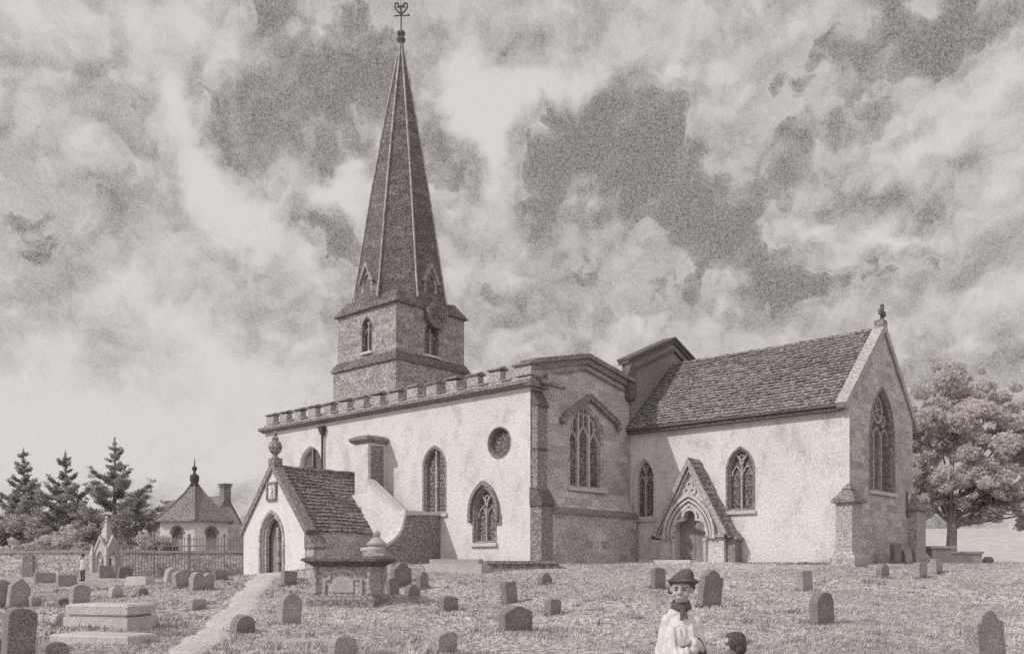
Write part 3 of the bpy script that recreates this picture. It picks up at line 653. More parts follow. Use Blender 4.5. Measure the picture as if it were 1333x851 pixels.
vn.prism([(.55, -.5), (.78, -.38), (.55, -.26)], PV, -.02, .02)
part('cock', vn, 'iron', wc)

# --- stair turret and stair walls against the aisle
tr = MB().box(-9.82, -8.86, -1.1, -.005, 2.9, 5.42)
tu = part('stair_turret', tr, 'plaster')
part('turret_cap', MB().frus(-9.9, -8.78, -1.18, -.005, 5.42, -10.02, -8.66, -1.3, -.005, 5.55).box(-10.02, -8.66, -1.3, -.005, 5.55, 5.66).frus(-10.0, -8.7, -1.28, -.005, 5.66, -9.8, -8.9, -1.05, -.005, 5.78), 'darkstone', tu)
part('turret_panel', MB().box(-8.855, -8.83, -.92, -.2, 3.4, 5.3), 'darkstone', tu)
sw_ = MB().prism([(-11.2, LO-.3), (-5.9, LO-.3), (-5.9, 1.82), (-6.36, 2.02), (-8.84, 3.62), (-8.86, 3.08), (-11.2, 3.06)], PS(-1.12), -.0, .28)
part('stair_parapet', sw_, 'white')
part('stair_coping', MB().ribbon([(-5.95, 1.86), (-6.36, 2.06), (-8.84, 3.70)], .065, PS(-1.12), -.1, .36), 'dressed')
stp = MB()
for i in range(9): stp.box(-8.86+i*.36, -8.5+i*.36 if i < 8 else -5.63, -.84, -.005, LO, 2.6-i*.22)
part('stair_steps', stp, 'rubble')
cv = [(0, LO-.3), (0, 2.02), (-2.05, 2.0)]
cv += [(-2.05-1.95*math.sin(t), 2.0-1.55*(1-math.cos(t))) for t in [math.pi/2*k/10 for k in range(1, 11)]][::1] + [(-4.02, LO-.3)]
cv2 = [(0, LO-.3), (0, 2.02), (-2.05, 2.0)]
# concave sweep: falls steeply at first, then flattens
cv2 += [(-2.05-1.95*t, 2.0-1.55*math.sqrt(1-(1-t)**2)) for t in [k/10 for k in range(1, 11)]] + [(-4.02, LO-.3)]
def PQ(a, b, d): return (-5.2-d, a, b)
part('stair_wing_wall', MB().prism(cv2, PQ, 0, .42), 'darkstone')
part('wing_wall_coping', MB().ribbon([(p[0], p[1]+.04) for p in cv2[1:-1]], .06, PQ, -.08, .5), 'dressed')

# --- south porch
px_, pd, hw, pe, pa, pb = -11.0, -4.69, 2.42, 1.45, 4.15, -1.2
dr = (px_-.08, 1.72, pb, .95, 2.12)
pf = MB().panel([(px_-hw, pb), (px_+hw, pb), (px_+hw, pe), (px_, pa), (px_-hw, pe)], [arch(*dr)], PS(pd), .4)
for s_ in (-1, 1): pf.quad((px_+s_*hw, pd, pb), (px_+s_*hw, 0, pb), (px_+s_*hw, 0, pe), (px_+s_*hw, pd, pe))
pc = part('porch', pf, 'white', label='low gabled porch with arched doorway')
part('porch_side_wall', MB().box(px_+hw, px_+hw+.03, pd+.25, -1.2, pb, pe-.02), 'rubble', pc)
mo = MB(); q = arch_open(px_-.08, 1.72, .95, 2.12, 9, .06); mo.ribbon([(q[0][0], pb)]+q+[(q[-1][0], pb)], .06, PS(pd), -.07, .02)
q = arch_open(px_-.08, 1.72, .95, 2.12, 9, -.12); mo.ribbon([(q[0][0], pb)]+q+[(q[-1][0], pb)], .06, PS(pd), .12, .3)
part('door_arch', mo, 'rubble', pc)
slope = (-(hw+.12), 0, (pa-pe)+.12)
rf = tiles((px_+hw+.14, pd+.35, pe-.16), (0, 4.3, 0), slope, (slope[2], 0, hw+.12), 17, .3, .05)
rf.add([(px_+hw+.1, pd+.1, pe-.14), (px_+hw+.1, 0, pe-.14), (px_, 0, pa+.0), (px_, pd+.1, pa+.0), (px_-hw-.1, pd+.1, pe-.14), (px_-hw-.1, 0, pe-.14)], [(0, 1, 2, 3), (3, 2, 5, 4)])
rf.tube([(px_, pd+.2+i*.4, pa+.03+.02*math.sin(i*2.1)) for i in range(12)], .10, 6)
part('porch_roof', rf, 'tile', pc)
part('porch_coping', MB().ribbon([(px_-hw-.2, pe-.2), (px_, pa+.08), (px_+hw+.2, pe-.2)], .12, PS(pd), -.10, .36), 'darkstone', pc)
part('porch_finial', MB().box(px_-.22, px_+.22, pd-.1, pd+.34, pa+.05, pa+.4).lathe([(.2, .4), (.1, .5), (.12, .58), (.24, .7), (.31, .9), (.24, 1.1), (.12, 1.2), (.16, 1.28), (.07, 1.4), (.09, 1.5), (.02, 1.62)], (px_, pd+.12, pa), 12), 'darkstone', pc)
ni = MB().ribbon([(px_-.36, 2.72), (px_+.30, 2.72), (px_+.30, 3.45), (px_-.36, 3.45)], .05, PS(pd), -.1, .02, True)
part('sundial_frame', ni, 'darkstone', pc)
part('sundial_plate', MB().prism([(px_-.30, 2.78), (px_+.24, 2.78), (px_+.24, 3.4), (px_-.30, 3.4)], PS(pd), -.05, .02).ribbon([(px_-.12, 3.2), (px_, 3.3), (px_+.08, 3.15), (px_-.1, 2.9), (px_+.1, 2.9)], .03, PS(pd), -.12, -.04), 'white', pc)
dd = MB()
for i in range(4): dd.box(px_-.92+i*.225, px_-.92+i*.225+.215, pd+.42, pd+.48+.01*(i % 2), pb, 2.2)
part('door', dd, 'door', pc, label='shut plank leaf of the porch door')
d2 = MB()
for i in range(4): d2.box(px_+.02+i*.225, px_+.02+i*.225+.215, pd+.50, pd+.56+.01*(i % 2), pb, 1.2)
part('door', d2, 'rubble', pc, label='paler right leaf of the porch door')
part('porch_shade_sheet', MB().box(px_-1.0, px_+1.0, pd+.62, pd+.66, pb, 2.3), 'iron', pc)  # black sheet behind the leaves, painted shade of the porch interior
part('door_post', MB().lathe([(.07, pb), (.07, -.1), (.13, -.05), (.13, .1), (.07, .15), (.06, 1.0), (.12, 1.1), (.1, 1.5)], (px_-.02, pd+.3, 0), 10), 'rubble', pc)
pb_ = MB().box(px_+hw-.02, px_+hw+.55, pd+.05, pd+.65, pb, .55); pb_.box(px_+hw-.02, px_+hw+.68, pd-.05, pd+.75, pb, -.45)
pbo = part('porch_buttress', pb_, 'rubble', pc)
part('buttress_slope', MB().prism([(px_+hw-.02, .55), (px_+hw+.68, .55), (px_+hw+.68, .62), (px_+hw+.2, 1.12), (px_+hw-.02, 1.15)], PS(pd), -.02, .78), 'darkstone', pc)
# ------------------------------------------------------------------ gravestones
def profile(shape, w, h):
    a = w/2
    if shape == 'flat': return [(-a, 0), (a, 0), (a, h-.03), (a-.04, h), (-a+.04, h), (-a, h-.03)]
    if shape == 'round':
        r = a; s = max(h-r, h*.35); r2 = h-s
        return [(-a, 0), (a, 0)]+[(a*math.cos(math.pi*k/14), s+r2*math.sin(math.pi*k/14)) for k in range(15)]
    if shape == 'segment':
        s = h-.28*w
        return [(-a, 0), (a, 0)]+[(a*math.cos(math.pi*k/12)*(1 if 0 < k < 12 else 1), s+.28*w*math.sin(math.pi*k/12)**.8) for k in range(13)]
    if shape == 'point': return [(-a, 0), (a, 0), (a, h*.74), (a*.72, h*.82), (.04, h), (-.04, h), (-a*.72, h*.82), (-a, h*.74)]
    if shape == 'shoulder':
        s = h-.30*w
        return [(-a, 0), (a, 0), (a, s), (a*.84, s+.06*w), (a*.7, s+.04*w)]+[(a*.62*math.cos(math.pi*k/10), s+.07*w+.23*w*math.sin(math.pi*k/10)) for k in range(11)]+[(-a*.7, s+.04*w), (-a*.84, s+.06*w), (-a, s)]
    if shape == 'double':
        s = h-.2*w
        f = lambda c: [(c+a/2*math.cos(math.pi*k/8), s+.2*w*math.sin(math.pi*k/8)) for k in range(9)]
        return [(-a, 0), (a, 0)]+f(a/2)+f(-a/2)
def gravestone(x, y, w, h, shape, m, lean, label, rz=None, th=.12, z=None):
    r = x/y; rz = R(38-28*r) if rz is None else R(rz)
    rz += random.uniform(-.07, .07); sink = .25
    pts = [(a, b+sink*0) for a, b in profile(shape, w, h)]
    pts = [(a, b if b > 0 else -sink) for a, b in pts]
    me = bpy.data.meshes.new('gravestone'); bm = bmesh.new()
    f = bm.faces.new([bm.verts.new((a, -th/2, b)) for a, b in pts])
    ex = bmesh.ops.extrude_face_region(bm, geom=[f]); vs = [v for v in ex['geom'] if isinstance(v, bmesh.types.BMVert)]
    for v in vs: v.co.y += th
    bmesh.ops.recalc_face_normals(bm, faces=bm.faces)
    ed = [e for e in bm.edges if len(e.link_faces) == 2 and e.calc_face_angle() > .5]
    bmesh.ops.bevel(bm, geom=ed, offset=.012, segments=1, affect='EDGES')
    for v in bm.verts:
        v.co.x += .012*math.sin(v.co.z*9+x*7); v.co.z += .010*math.sin(v.co.x*13+y*5)
    bm.to_mesh(me); bm.free(); me.materials.append(M[m])
    o = bpy.data.objects.new('gravestone', me); C.objects.link(o)
    o.location = (x, y, (gh(x, y) if z is None else z)-.01); o.rotation_euler = (R(random.uniform(-5, 5)), R(lean+random.gauss(0, 4)), rz)
    return tag(o, label, 'gravestone', 'gravestones in the churchyard')
STONES = [
(-14.35,24.6,.45,.80,'round','grave',-2,'round-topped gravestone cut by the left edge of the picture, beside a gabled stone'),
(-13.75,24.4,.52,.80,'point','grave',2,'gable-topped gravestone at far left, behind the tall dark foreground stone'),
(-7.43,13.2,.40,.80,'segment','graved',0,'largest dark gravestone in the left foreground, with a pale lit edge'),
(-6.12,11.75,.32,.44,'segment','graved',2,'low dark arched gravestone at the bottom edge, right of the largest left one'),
(-8.3,14.3,.25,.30,'round','graved',0,'tiny dark headstone peeping out left of the largest foreground stone'),
(-27.64,52.0,1.2,.62,'flat','grave',0,'wide flat-topped stone before the boundary wall, farthest left'),
(-23.45,46.3,1.0,.66,'flat','grave',0,'wide flat-topped stone just in front of the distant standing man'),
(-11.43,23.2,.45,.56,'segment','grave',1,'square grey headstone left of and behind the stepped box tomb'),
(-13.26,24.45,.27,.29,'flat','grave',0,'small square stub of stone beside the gable-topped gravestone'),
(-11.9,23.3,.34,.22,'point','graved',-5,'very low dark sunken stone left of the square grey headstone'),
(-9.52,18.45,.25,.25,'round','gravel',0,'little pale rounded marker at the left end of the stepped box tomb'),
(-12.37,27.45,.38,.36,'round','gravel',0,'pale round-topped stone between the gothic memorial and stepped tomb'),
(-11.47,27.25,.32,.27,'round','graved',0,'small dark rounded stone right of the pale round-topped stone'),
(-27.3,59.0,.95,.86,'flat','grave',0,'flat-topped stone standing at the foot of the gothic memorial, left one'),
(-25.6,58.0,.92,.90,'segment','graved',0,'dark headstone right of the gothic memorial foot'),
(-12.74,32.8,.55,.60,'round','gravel',3,'tall rounded pale stone at the back of the trio before the railing'),
(-10.52,27.95,.46,.54,'segment','grave',0,'left front stone of the trio before the railing, arched top'),
(-9.65,27.3,.74,.52,'double','grave',0,'double-headed gravestone of the trio before the railing'),
(-8.11,22.6,.40,.29,'flat','grave',0,'small flat headstone alone on the grass left of the path'),
(-10.62,32.0,.50,.36,'flat','graved',0,'squat stone on the grass in front of the far end of the railing'),
(-4.85,19.05,.46,.68,'round','grave',0,'round-topped stone with pale lit edge, right of the path below the chest tomb'),
(-5.35,17.4,.42,.36,'round','graved',8,'low dark rounded stone on the right edge of the path'),
(-7.17,28.25,.45,.46,'flat','graved',0,'dark square stone standing by the porch door'),
(-3.39,26.85,.62,.72,'shoulder','graved',0,'widest dark stone of the cluster right of the chest tomb'),
(-3.4,25.2,.30,.54,'segment','graved',0,'narrow dark stone of the cluster nearest to the chest tomb'),
(-2.69,26.4,.30,.52,'point','graved',0,'pointed dark stone at the right of the cluster beside the chest tomb'),
(-2.79,24.45,.38,.38,'round','graved',0,'low rounded stone in front of the cluster beside the chest tomb'),
(-1.51,20.95,.40,.40,'segment','graved',0,'lone dark stone with curved top in the middle grass, right of the cluster'),
(-1.08,13.85,.36,.37,'segment','grave',0,'arched stone at the bottom edge, centre, with a dark face'),
(-2.51,13.05,.38,.38,'round','grave',0,'round-topped stone at the bottom edge with a pale lit left side'),
(-.05,23.55,.38,.58,'flat','graved',0,'dark upright square-topped stone behind the pointed central one'),
(.08,17.2,.66,.54,'point','graved',0,'broad gable-topped dark stone in the centre casting a long shadow'),
(.96,20.6,.32,.36,'flat','graved',0,'small square dark stone right of the broad gable-topped one'),
(1.04,28.1,.42,.38,'round','graved',0,'small rounded stone just below the low stone ledge at the aisle corner'),
(4.32,26.05,.40,.62,'segment','graved',-3,'dark stone behind the boy, on his left in the picture'),
(4.92,22.05,.58,.94,'shoulder','graved',4,'tall dark leaning gravestone right of the boy in the smock'),
(8.5,25.5,.40,.60,'flat','grave',2,'flat-topped stone with lit edge below the chancel wall'),
(6.65,18.85,.50,.70,'round','graved',-4,'leaning round-topped stone in the middle of the right-hand slope'),
(7.02,13.0,.60,.80,'shoulder','grave',0,'tall shouldered headstone in the bottom right corner'),
(12.25,29.05,.36,.44,'round','graved',0,'small dark round stone below the chancel corner buttress'),
(13.5,29.05,.42,.53,'flat','grave',0,'pale-edged stone on the slope right of the chancel, left of a pair'),
(14.42,29.85,.36,.48,'flat','grave',0,'pale-edged stone on the slope right of the chancel, right of a pair'),
(15.15,34.7,.42,.86,'segment','graved',0,'dark stone against the chancel east wall, beside its buttress'),
(15.75,35.0,.42,.62,'flat','grave',-8,'tilted stone on the crest behind the pair, left of a taller one'),
(16.4,35.5,.46,.76,'round','grave',0,'round-topped stone on the crest in front of the north buttress'),
(22.2,41.0,.5,.34,'round','graved',0,'low dark lump of a stone on the crest at far right'),
]
for s in STONES:
    x, y = s[0], s[1]
    gravestone(*s, rz=(52 if x/y < -.3 else 44 if x < -3.5 else 36 if x < 3 else 27), th=.24)

# ------------------------------------------------------------------ tombs
t = thing('chest_tomb', (-4.25, 23.0, gh(-4.25, 23)), R(-14), 'large table-like chest tomb with moulded slab and arched side panel', 'tomb')
HX, HY = .80, .46
b = MB().box(-HX-.14, HX+.14, -HY-.14, HY+.14, -.3, .12); b.frus(-HX-.12, HX+.12, -HY-.12, HY+.12, .12, -HX-.02, HX+.02, -HY-.02, HY+.02, .22); b.build('base', M['darkstone'], t)
b = MB().box(-HX+.06, HX-.06, -HY+.06, HY-.06, .2, .98); b.build('tomb_body', M['coping'], t)
for sx in (-1, 1):
    for sy in (-1, 1): MB().box(sx*HX-.1 if sx > 0 else -HX-.0, sx*HX if sx > 0 else -HX+.1, sy*HY-.1 if sy > 0 else -HY, sy*HY if sy > 0 else -HY+.1, .2, .98).lathe([(.07, .28), (.05, .36), (.05, .8), (.075, .88)], (sx*(HX-.05), sy*(HY+.0), 0), 8).build('corner_pilaster', M['coping'], t)
b = MB(); PT = lambda a, bb, d: (a, -HY+.06+d, bb)
b.ribbon([(-.52, .28), (-.52, .62), (-.36, .66), (-.34, .8), (0, .88), (.34, .8), (.36, .66), (.52, .62), (.52, .28)], .035, PT, -.05, .02); b.prism([(-.3, .3), (.3, .3), (.3, .62), (0, .78), (-.3, .62)], PT, -.03, .02); b.build('arched_panel', M['gravel'], t)
b = MB().frus(-HX-.0, HX+.0, -HY-.0, HY+.0, .96, -HX-.2, HX+.2, -HY-.2, HY+.2, 1.10); b.box(-HX-.24, HX+.24, -HY-.24, HY+.24, 1.10, 1.17); b.frus(-HX-.22, HX+.22, -HY-.22, HY+.22, 1.17, -HX-.1, HX+.1, -HY-.1, HY+.1, 1.23); b.build('slab', M['blackstone'], t)

x, y = -4.25, 27.6
t = thing('urn_pedestal', (x, y, gh(x, y)), R(-10), 'pale pedestal with lidded stone urn behind the chest tomb', 'monument', None, .86)
MB().box(-.3, .3, -.3, .3, -.3, .95).box(-.38, .38, -.38, .38, .95, 1.05).build('pedestal', M['gravel'], t)
MB().lathe([(.34, 1.05), (.36, 1.2), (.30, 1.3), (.36, 1.36), (.36, 1.42), (.24, 1.52), (.16, 1.6), (.1, 1.64), (.14, 1.72), (.14, 1.8), (.05, 1.9)], (0, 0, 0), 14).build('urn', M['gravel'], t)

x, y = -8.35, 18.3
t = thing('stepped_tomb', (x, y, gh(x, y)-.02), R(-16), 'pale stepped box tomb with dark end in the left churchyard', 'tomb')
MB().frus(-.80, .80, -.48, .48, -.2, -.78, .78, -.46, .46, .20).build('base', M['ledger'], t)
MB().frus(-.68, .68, -.38, .38, .20, -.70, .70, -.40, .40, .25).box(-.76, .76, -.43, .43, .25, .42).frus(-.76, .76, -.43, .43, .42, -.7, .7, -.38, .38, .46).build('slab', M['ledger'], t)
x, y = -7.25, 15.6
tag(MB().frus(-.85, .85, -.38, .38, -.2, -.83, .83, -.37, .37, .13).frus(-.83, .83, -.37, .37, .13, -.8, .8, -.34, .34, .16).build('ledger_stone', M['ledger'], None, (x, y, gh(x, y)), rot=R(-17)), 'long pale ledger block lying in front of the stepped tomb', 'tomb')
x, y = -3.7, 16.3
tag(MB().frus(-.75, .75, -.3, .3, -.15, -.73, .73, -.29, .29, .06).build('ledger_stone', M['gravel'], None, (x, y, gh(x, y)), rot=R(-12)), 'flat grave slab almost sunk in the grass right of the path', 'tomb')
x, y = -14.6, 34.5
tag(MB().frus(-.5, .5, -.35, .35, -.2, -.42, .42, -.27, .27, .36).build('ledger_stone', M['ledger'], None, (x, y, gh(x, y)), rot=R(-12)), 'small pale coped block left of the trio of stones', 'tomb')
x, y = -24.2, 54.3
tag(MB().frus(-1.6, 1.6, -.6, .6, -.2, -1.5, 1.5, -.5, .5, .16).build('ledger_stone', M['ledger'], None, (x, y, gh(x, y)), rot=R(6)), 'flat pale slab lying before the gothic memorial', 'tomb')
# low tombs along the aisle foot (placed in the church's own directions)
cm = Matrix.Translation(CHURCH) @ Matrix.Rotation(ROT, 4, 'Z')
def on_church(x, y, z=0): return cm @ Vector((x, y, z))
p = on_church(-4.2, -3.1)
t = thing('low_tomb', (-1.95, 31.3, 1.17), R(-12), 'low pale two-tier tomb below the pointed aisle window', 'tomb')
MB().box(-1.05, 1.0, -.45, .45, -.4, .24).build('base', M['ledger'], t); MB().box(-.92, .88, -.36, .36, .24, .40).build('slab', M['gravel'], t)
p = on_church(-.2, -1.5)
t = thing('stone_kerb', (.42, 32.4, 1.18), R(5), 'dark low stone ledge round the aisle corner buttress', 'kerb')
MB().box(-1.3, 1.25, -.5, .5, -.5, .22).build('ledge', M['darkstone'], t); MB().box(-1.36, 1.3, -.56, .5, .22, .33).build('capping', M['darkstone'], t)
# table tombs behind the crest on the right
t = thing('table_tomb', (20.1, 41.5, 1.47), R(8), 'pale table tomb on the crest left of the big tree', 'tomb')
MB().box(-.5, .5, -.3, .3, -.2, .62).build('base', M['gravel'], t); MB().box(-.66, .66, -.42, .42, .62, .74).build('slab', M['rubble'], t)
t = thing('table_tomb', (22.2, 43.6, 1.45), R(4), 'low broad tomb at the foot of the big tree trunk', 'tomb')
MB().box(-.95, .95, -.35, .35, -.2, .42).build('base', M['gravel'], t); MB().box(-1.02, 1.02, -.42, .42, .42, .52).build('slab', M['rubble'], t)

# ------------------------------------------------------------------ gothic memorial
x, y = -27.9, 60.5
t = thing('gothic_memorial', (x, y, gh(x, y)), R(-22), 'pale gothic canopy memorial with open arches and spirelet', 'monument', None, .93)
MB().box(-.95, .95, -.95, .95, -.3, .25).box(-.8, .8, -.8, .8, .25, .5).build('base', M['gravel'], t)
sides = [(lambda a, b, d: (a, -.58+d, b)), (lambda a, b, d: (.58-d, a, b)), (lambda a, b, d: (-a, .58-d, b)), (lambda a, b, d: (-.58+d, -a, b))]
for Pm in sides:
    MB().panel([(-.58, .5), (.58, .5), (.58, 2.0), (0, 3.05), (-.58, 2.0)], [arch(0, .66, .55, 1.5, 2.05)], Pm, .12).ribbon([(-.66, 1.92), (0, 3.12), (.66, 1.92)], .07, Pm, -.08, .1).ribbon(arch_open(0, .66, 1.5, 2.05, 6, .06), .05, Pm, -.06, .02).build('gabled_arch', M['ledger'], t)
for sx in (-1, 1):
    for sy in (-1, 1):
        MB().box(sx*.68-.13, sx*.68+.13, sy*.68-.13, sy*.68+.13, .5, 1.75).frus(sx*.68-.16, sx*.68+.16, sy*.68-.16, sy*.68+.16, 1.75, sx*.68-.02, sx*.68+.02, sy*.68-.02, sy*.68+.02, 2.55).build('pinnacle', M['ledger'], t)
MB().box(-.22, .22, -.22, .22, .5, 1.55).ball((0, 0, 1.7), .18).build('pedestal', M['darkstone'], t)
s = MB().box(-.4, .4, -.4, .4, 2.1, 2.7); s.frus(-.42, .42, -.42, .42, 2.7, -.07, .07, -.07, .07, 4.2)
for k in range(4):
    for i in range(4): a = R(45+90*k); rr = .55-.12*i; s.ball((rr*math.cos(a), rr*math.sin(a), 2.8+i*.38), .07, 6, 4)
s.lathe([(.06, 4.15), (.18, 4.3), (.08, 4.4), (.14, 4.5), (.02, 4.7)], (0, 0, 0), 8); s.build('spirelet', M['ledger'], t)

# ------------------------------------------------------------------ boundary wall, railing, buildings beyond
def wz(x): return .12
w = thing('boundary_wall', (-29, 65, 0), 0, 'long grey stone boundary wall behind the left churchyard', 'wall')
vv = MB(); xs = [-20+i*1.0 for i in range(46)]
vv.loft([[(x_, -.22, -.4), (x_, .22, -.4), (x_, .2, 2.10+.03*math.sin(x_*1.7)), (x_, -.2, 2.10+.03*math.sin(x_*1.7))] for x_ in xs], True, True, True); vv.build('wall_face', M['farwall'], w)
vv = MB().loft([[(x_, -.28, 2.10+.03*math.sin(x_*1.7)), (x_, .28, 2.10+.03*math.sin(x_*1.7)), (x_, .0, 2.30+.04*math.sin(x_*1.1))] for x_ in xs], True, True, True); vv.build('wall_coping', M['darkstone'], w)
MB().box(-7.0, -6.25, -.36, -.2, -.4, 1.95).build('wall_pier', M['darkstone'], w)
rl = thing('iron_railing', (-21.5, 63.7, .3), 0, 'tall spiked iron railing in front of the boundary wall', 'railing')
RX0, RX1 = -7.0, 3.2
MB().box(RX0, RX1, -.03, .03, .35, .43).box(RX0, RX1, -.03, .03, 2.25, 2.34).build('rail', M['railiron'], rl)
bars = MB(); n_ = 46
for i in range(n_):
    x_ = RX0+(RX1-RX0)*(i+.5)/n_; bars.box(x_-.02, x_+.02, -.02, .02, 0, 2.75); bars.frus(x_-.045, x_+.045, -.04, .04, 2.75, x_-.005, x_+.005, -.005, .005, 3.0)
bars.build('spiked_bars', M['railiron'], rl)
for i in range(5):
    x_ = RX0+(RX1-RX0)*i/4; MB().box(x_-.045, x_+.045, -.045, .045, -.5, 3.0).ball((x_, 0, 3.08), .11, 8, 6).build('post', M['railiron'], rl)

x, y = -28.9, 80.0; va = math.atan2(-y, -x)
hb = thing('garden_house', (x, y, 0), 0, 'small whitewashed polygonal garden house with pointed tiled roof', 'building')
HR = 3.3
def hx(r, z, k): a = va+R(60*k); return Vector((r*math.cos(a), r*math.sin(a), z))
hw_ = MB(); 
for k in range(6):
    A_, B_ = hx(HR, 0, k), hx(HR, 0, k+1); L_ = (B_-A_).length; e = (B_-A_)/L_; nn = Vector((-e.y, e.x, 0)); mid = (A_+B_)/2
    if nn.dot(-mid) < 0: nn = -nn
    Pm = lambda a, b, d, A_=A_, e=e, nn=nn: tuple(A_+e*a+nn*d+Vector((0, 0, b)))
    hw_.panel([(0, -.5), (L_, -.5), (L_, 5.2), (0, 5.2)], [arch(L_/2, 1.15, 1.6, 3.9, 4.5)], Pm, .35)
    if k in (0, 5):
        wn = MB(); wn.ribbon(arch(L_/2, 1.15, 1.6, 3.9, 4.5, 9, .05)[2:], .09, Pm, -.05, .05); wno = wn.build('window', M['darkstone'], hb)
        MB().prism(arch(L_/2, 1.15, 1.6, 3.9, 4.5, 9), Pm, .3, .34).build('glass', M['rubble'], wno)
        MB().prism(arch_open(L_/2, 1.15, 3.55, 4.4, 9)+[], Pm, .22, .26).build('fanlight', M['glass'], wno)
hw_.build('wall', M['white'], hb)
rf = MB(); pro = [(HR+.55, 4.98), (HR+.52, 5.12), (2.75, 5.95), (1.75, 6.85), (.95, 7.65), (.55, 8.15), (.35, 8.35)]
rf.loft([[tuple(hx(r, z, k)) for k in range(6)] for r, z in pro], True, True, True); rf.build('roof', M['tile'], hb)
for k in range(6): MB().tube([tuple(hx(r+.04, z, k)) for r, z in pro[1:]], .09, 5).build('roof_hip', M['darkstone'], hb)
MB().lathe([(.35, 8.3), (.5, 8.42), (.34, 8.5), (.36, 8.7), (.42, 8.9), (.42, 9.25), (.3, 9.35), (.12, 9.5), (.12, 9.7), (.24, 9.85), (.22, 10.05), (.07, 10.15), (.05, 10.5), (.02, 10.9)], (0, 0, 0), 10).build('finial', M['iron'], hb)

gx, gy = -29.9, 92.0
co = thing('cottage', (gx, gy, 0), ROT, 'gabled cottage with stone roof and end chimney behind the garden house', 'building')
MB().panel([(-3.3, -1), (3.3, -1), (3.3, 2.9), (0, 8.3), (-3.3, 2.9)], [], lambda a, b, d: (-d, a, b)).box(-13, -.02, -3.25, 3.25, -1, 2.9).build('wall', M['rubble'], co)
q = MB()
for s_ in (-1, 1): q.add([(-13, s_*3.7, 2.3), (.15, s_*3.7, 2.3), (.15, 0, 8.42), (-13, 0, 8.42), (-13, s_*3.7, 2.15), (.15, s_*3.7, 2.15), (.15, 0, 8.25), (-13, 0, 8.25)], [(0, 1, 2, 3), (4, 5, 6, 7), (0, 1, 5, 4), (1, 2, 6, 5)])
rfo = q.build('roof', M['tile'], co)
MB().box(-.85, .05, -.3, .5, 7.2, 9.5).box(-.95, .15, -.4, .6, 9.25, 9.4).box(-1.0, .2, -.45, .65, 9.48, 9.62).build('chimney', M['darkstone'], rfo)

# ------------------------------------------------------------------ trees, bushes
def leaf_quads(P0, size, up=0.):
    n = len(P0); a = rng.normal(size=(n, 3)); a[:, 2] += up; a /= np.linalg.norm(a, axis=1)[:, None]
    b = np.cross(a, rng.normal(size=(n, 3))); b /= np.linalg.norm(b, axis=1)[:, None]; c = np.cross(a, b)
    s = (size*rng.uniform(.6, 1.3, n))[:, None]
    V = np.stack([P0-b*s-c*s*.6, P0+b*s*.2-c*s*.75, P0+b*s+c*s*.2, P0-b*s*.2+c*s*.75], 1).reshape(-1, 3)
    return V, np.arange(4*n).reshape(n, 4)
def clump_points(clumps, dens):
    out = []
    for (c, r) in clumps:
        n = int(dens*r[0]*r[1]**.5*r[2]**.5); d = rng.normal(size=(n, 3)); d /= np.linalg.norm(d, axis=1)[:, None]
        k = (rng.uniform(.25, 1, n)**.5)*(1+.16*np.sin(d[:, 0]*7+c[0])*np.cos(d[:, 2]*6+c[2]))
        out.append(np.array(c)+d*k[:, None]*np.array(r))
    return np.concatenate(out)
def limbs(mb, base, top, targets, r0):
    base, top = Vector(base), Vector(top); mid = (base+top)/2+Vector((.15, .1, 0))
    mb.tube([base-Vector((0, 0, .3)), base+Vector((0, 0, .25)), base+(mid-base)*.35, mid, top], [r0*1.9, r0*1.3, r0*1.02, r0*.9, r0*.6], 10)
    for i, c in enumerate(targets):
        st = base.lerp(top, random.uniform(.5, .98)); c = Vector(c); m = st.lerp(c, .5)+Vector((0, 0, .4))
        mb.tube([st, m, c], [r0*.30, r0*.18, r0*.05], 6)
def tree(name, loc, base_h, clumps, dens, size, lm, r0, label, cat, group=None, fine=0):
    t = thing(name, loc, 0, label, cat, group); mb = MB(); limbs(mb, (0, 0, 0), (0, 0, base_h), [c for c, r in clumps], r0)
    mb.build('trunk', M['bark'], t, smooth=True)
    sub = []
    for c, r in clumps:               # break each bough into small leaf clusters
        for k in range(15):
            d = rng.normal(size=3); d /= np.linalg.norm(d); q = np.array(c)+d*np.array(r)*rng.uniform(.4, 1.18); s = rng.uniform(.16, .42)
            sub.append((tuple(q), tuple(np.array(r)*s)))
    V, F = leaf_quads(clump_points(sub, dens), size); big_mesh('crown', V, F, M[lm], t); return t
def el(x, z, y=0, r=2.2, rz=None): return ((x, y, z), (r, r, rz or r*.75))
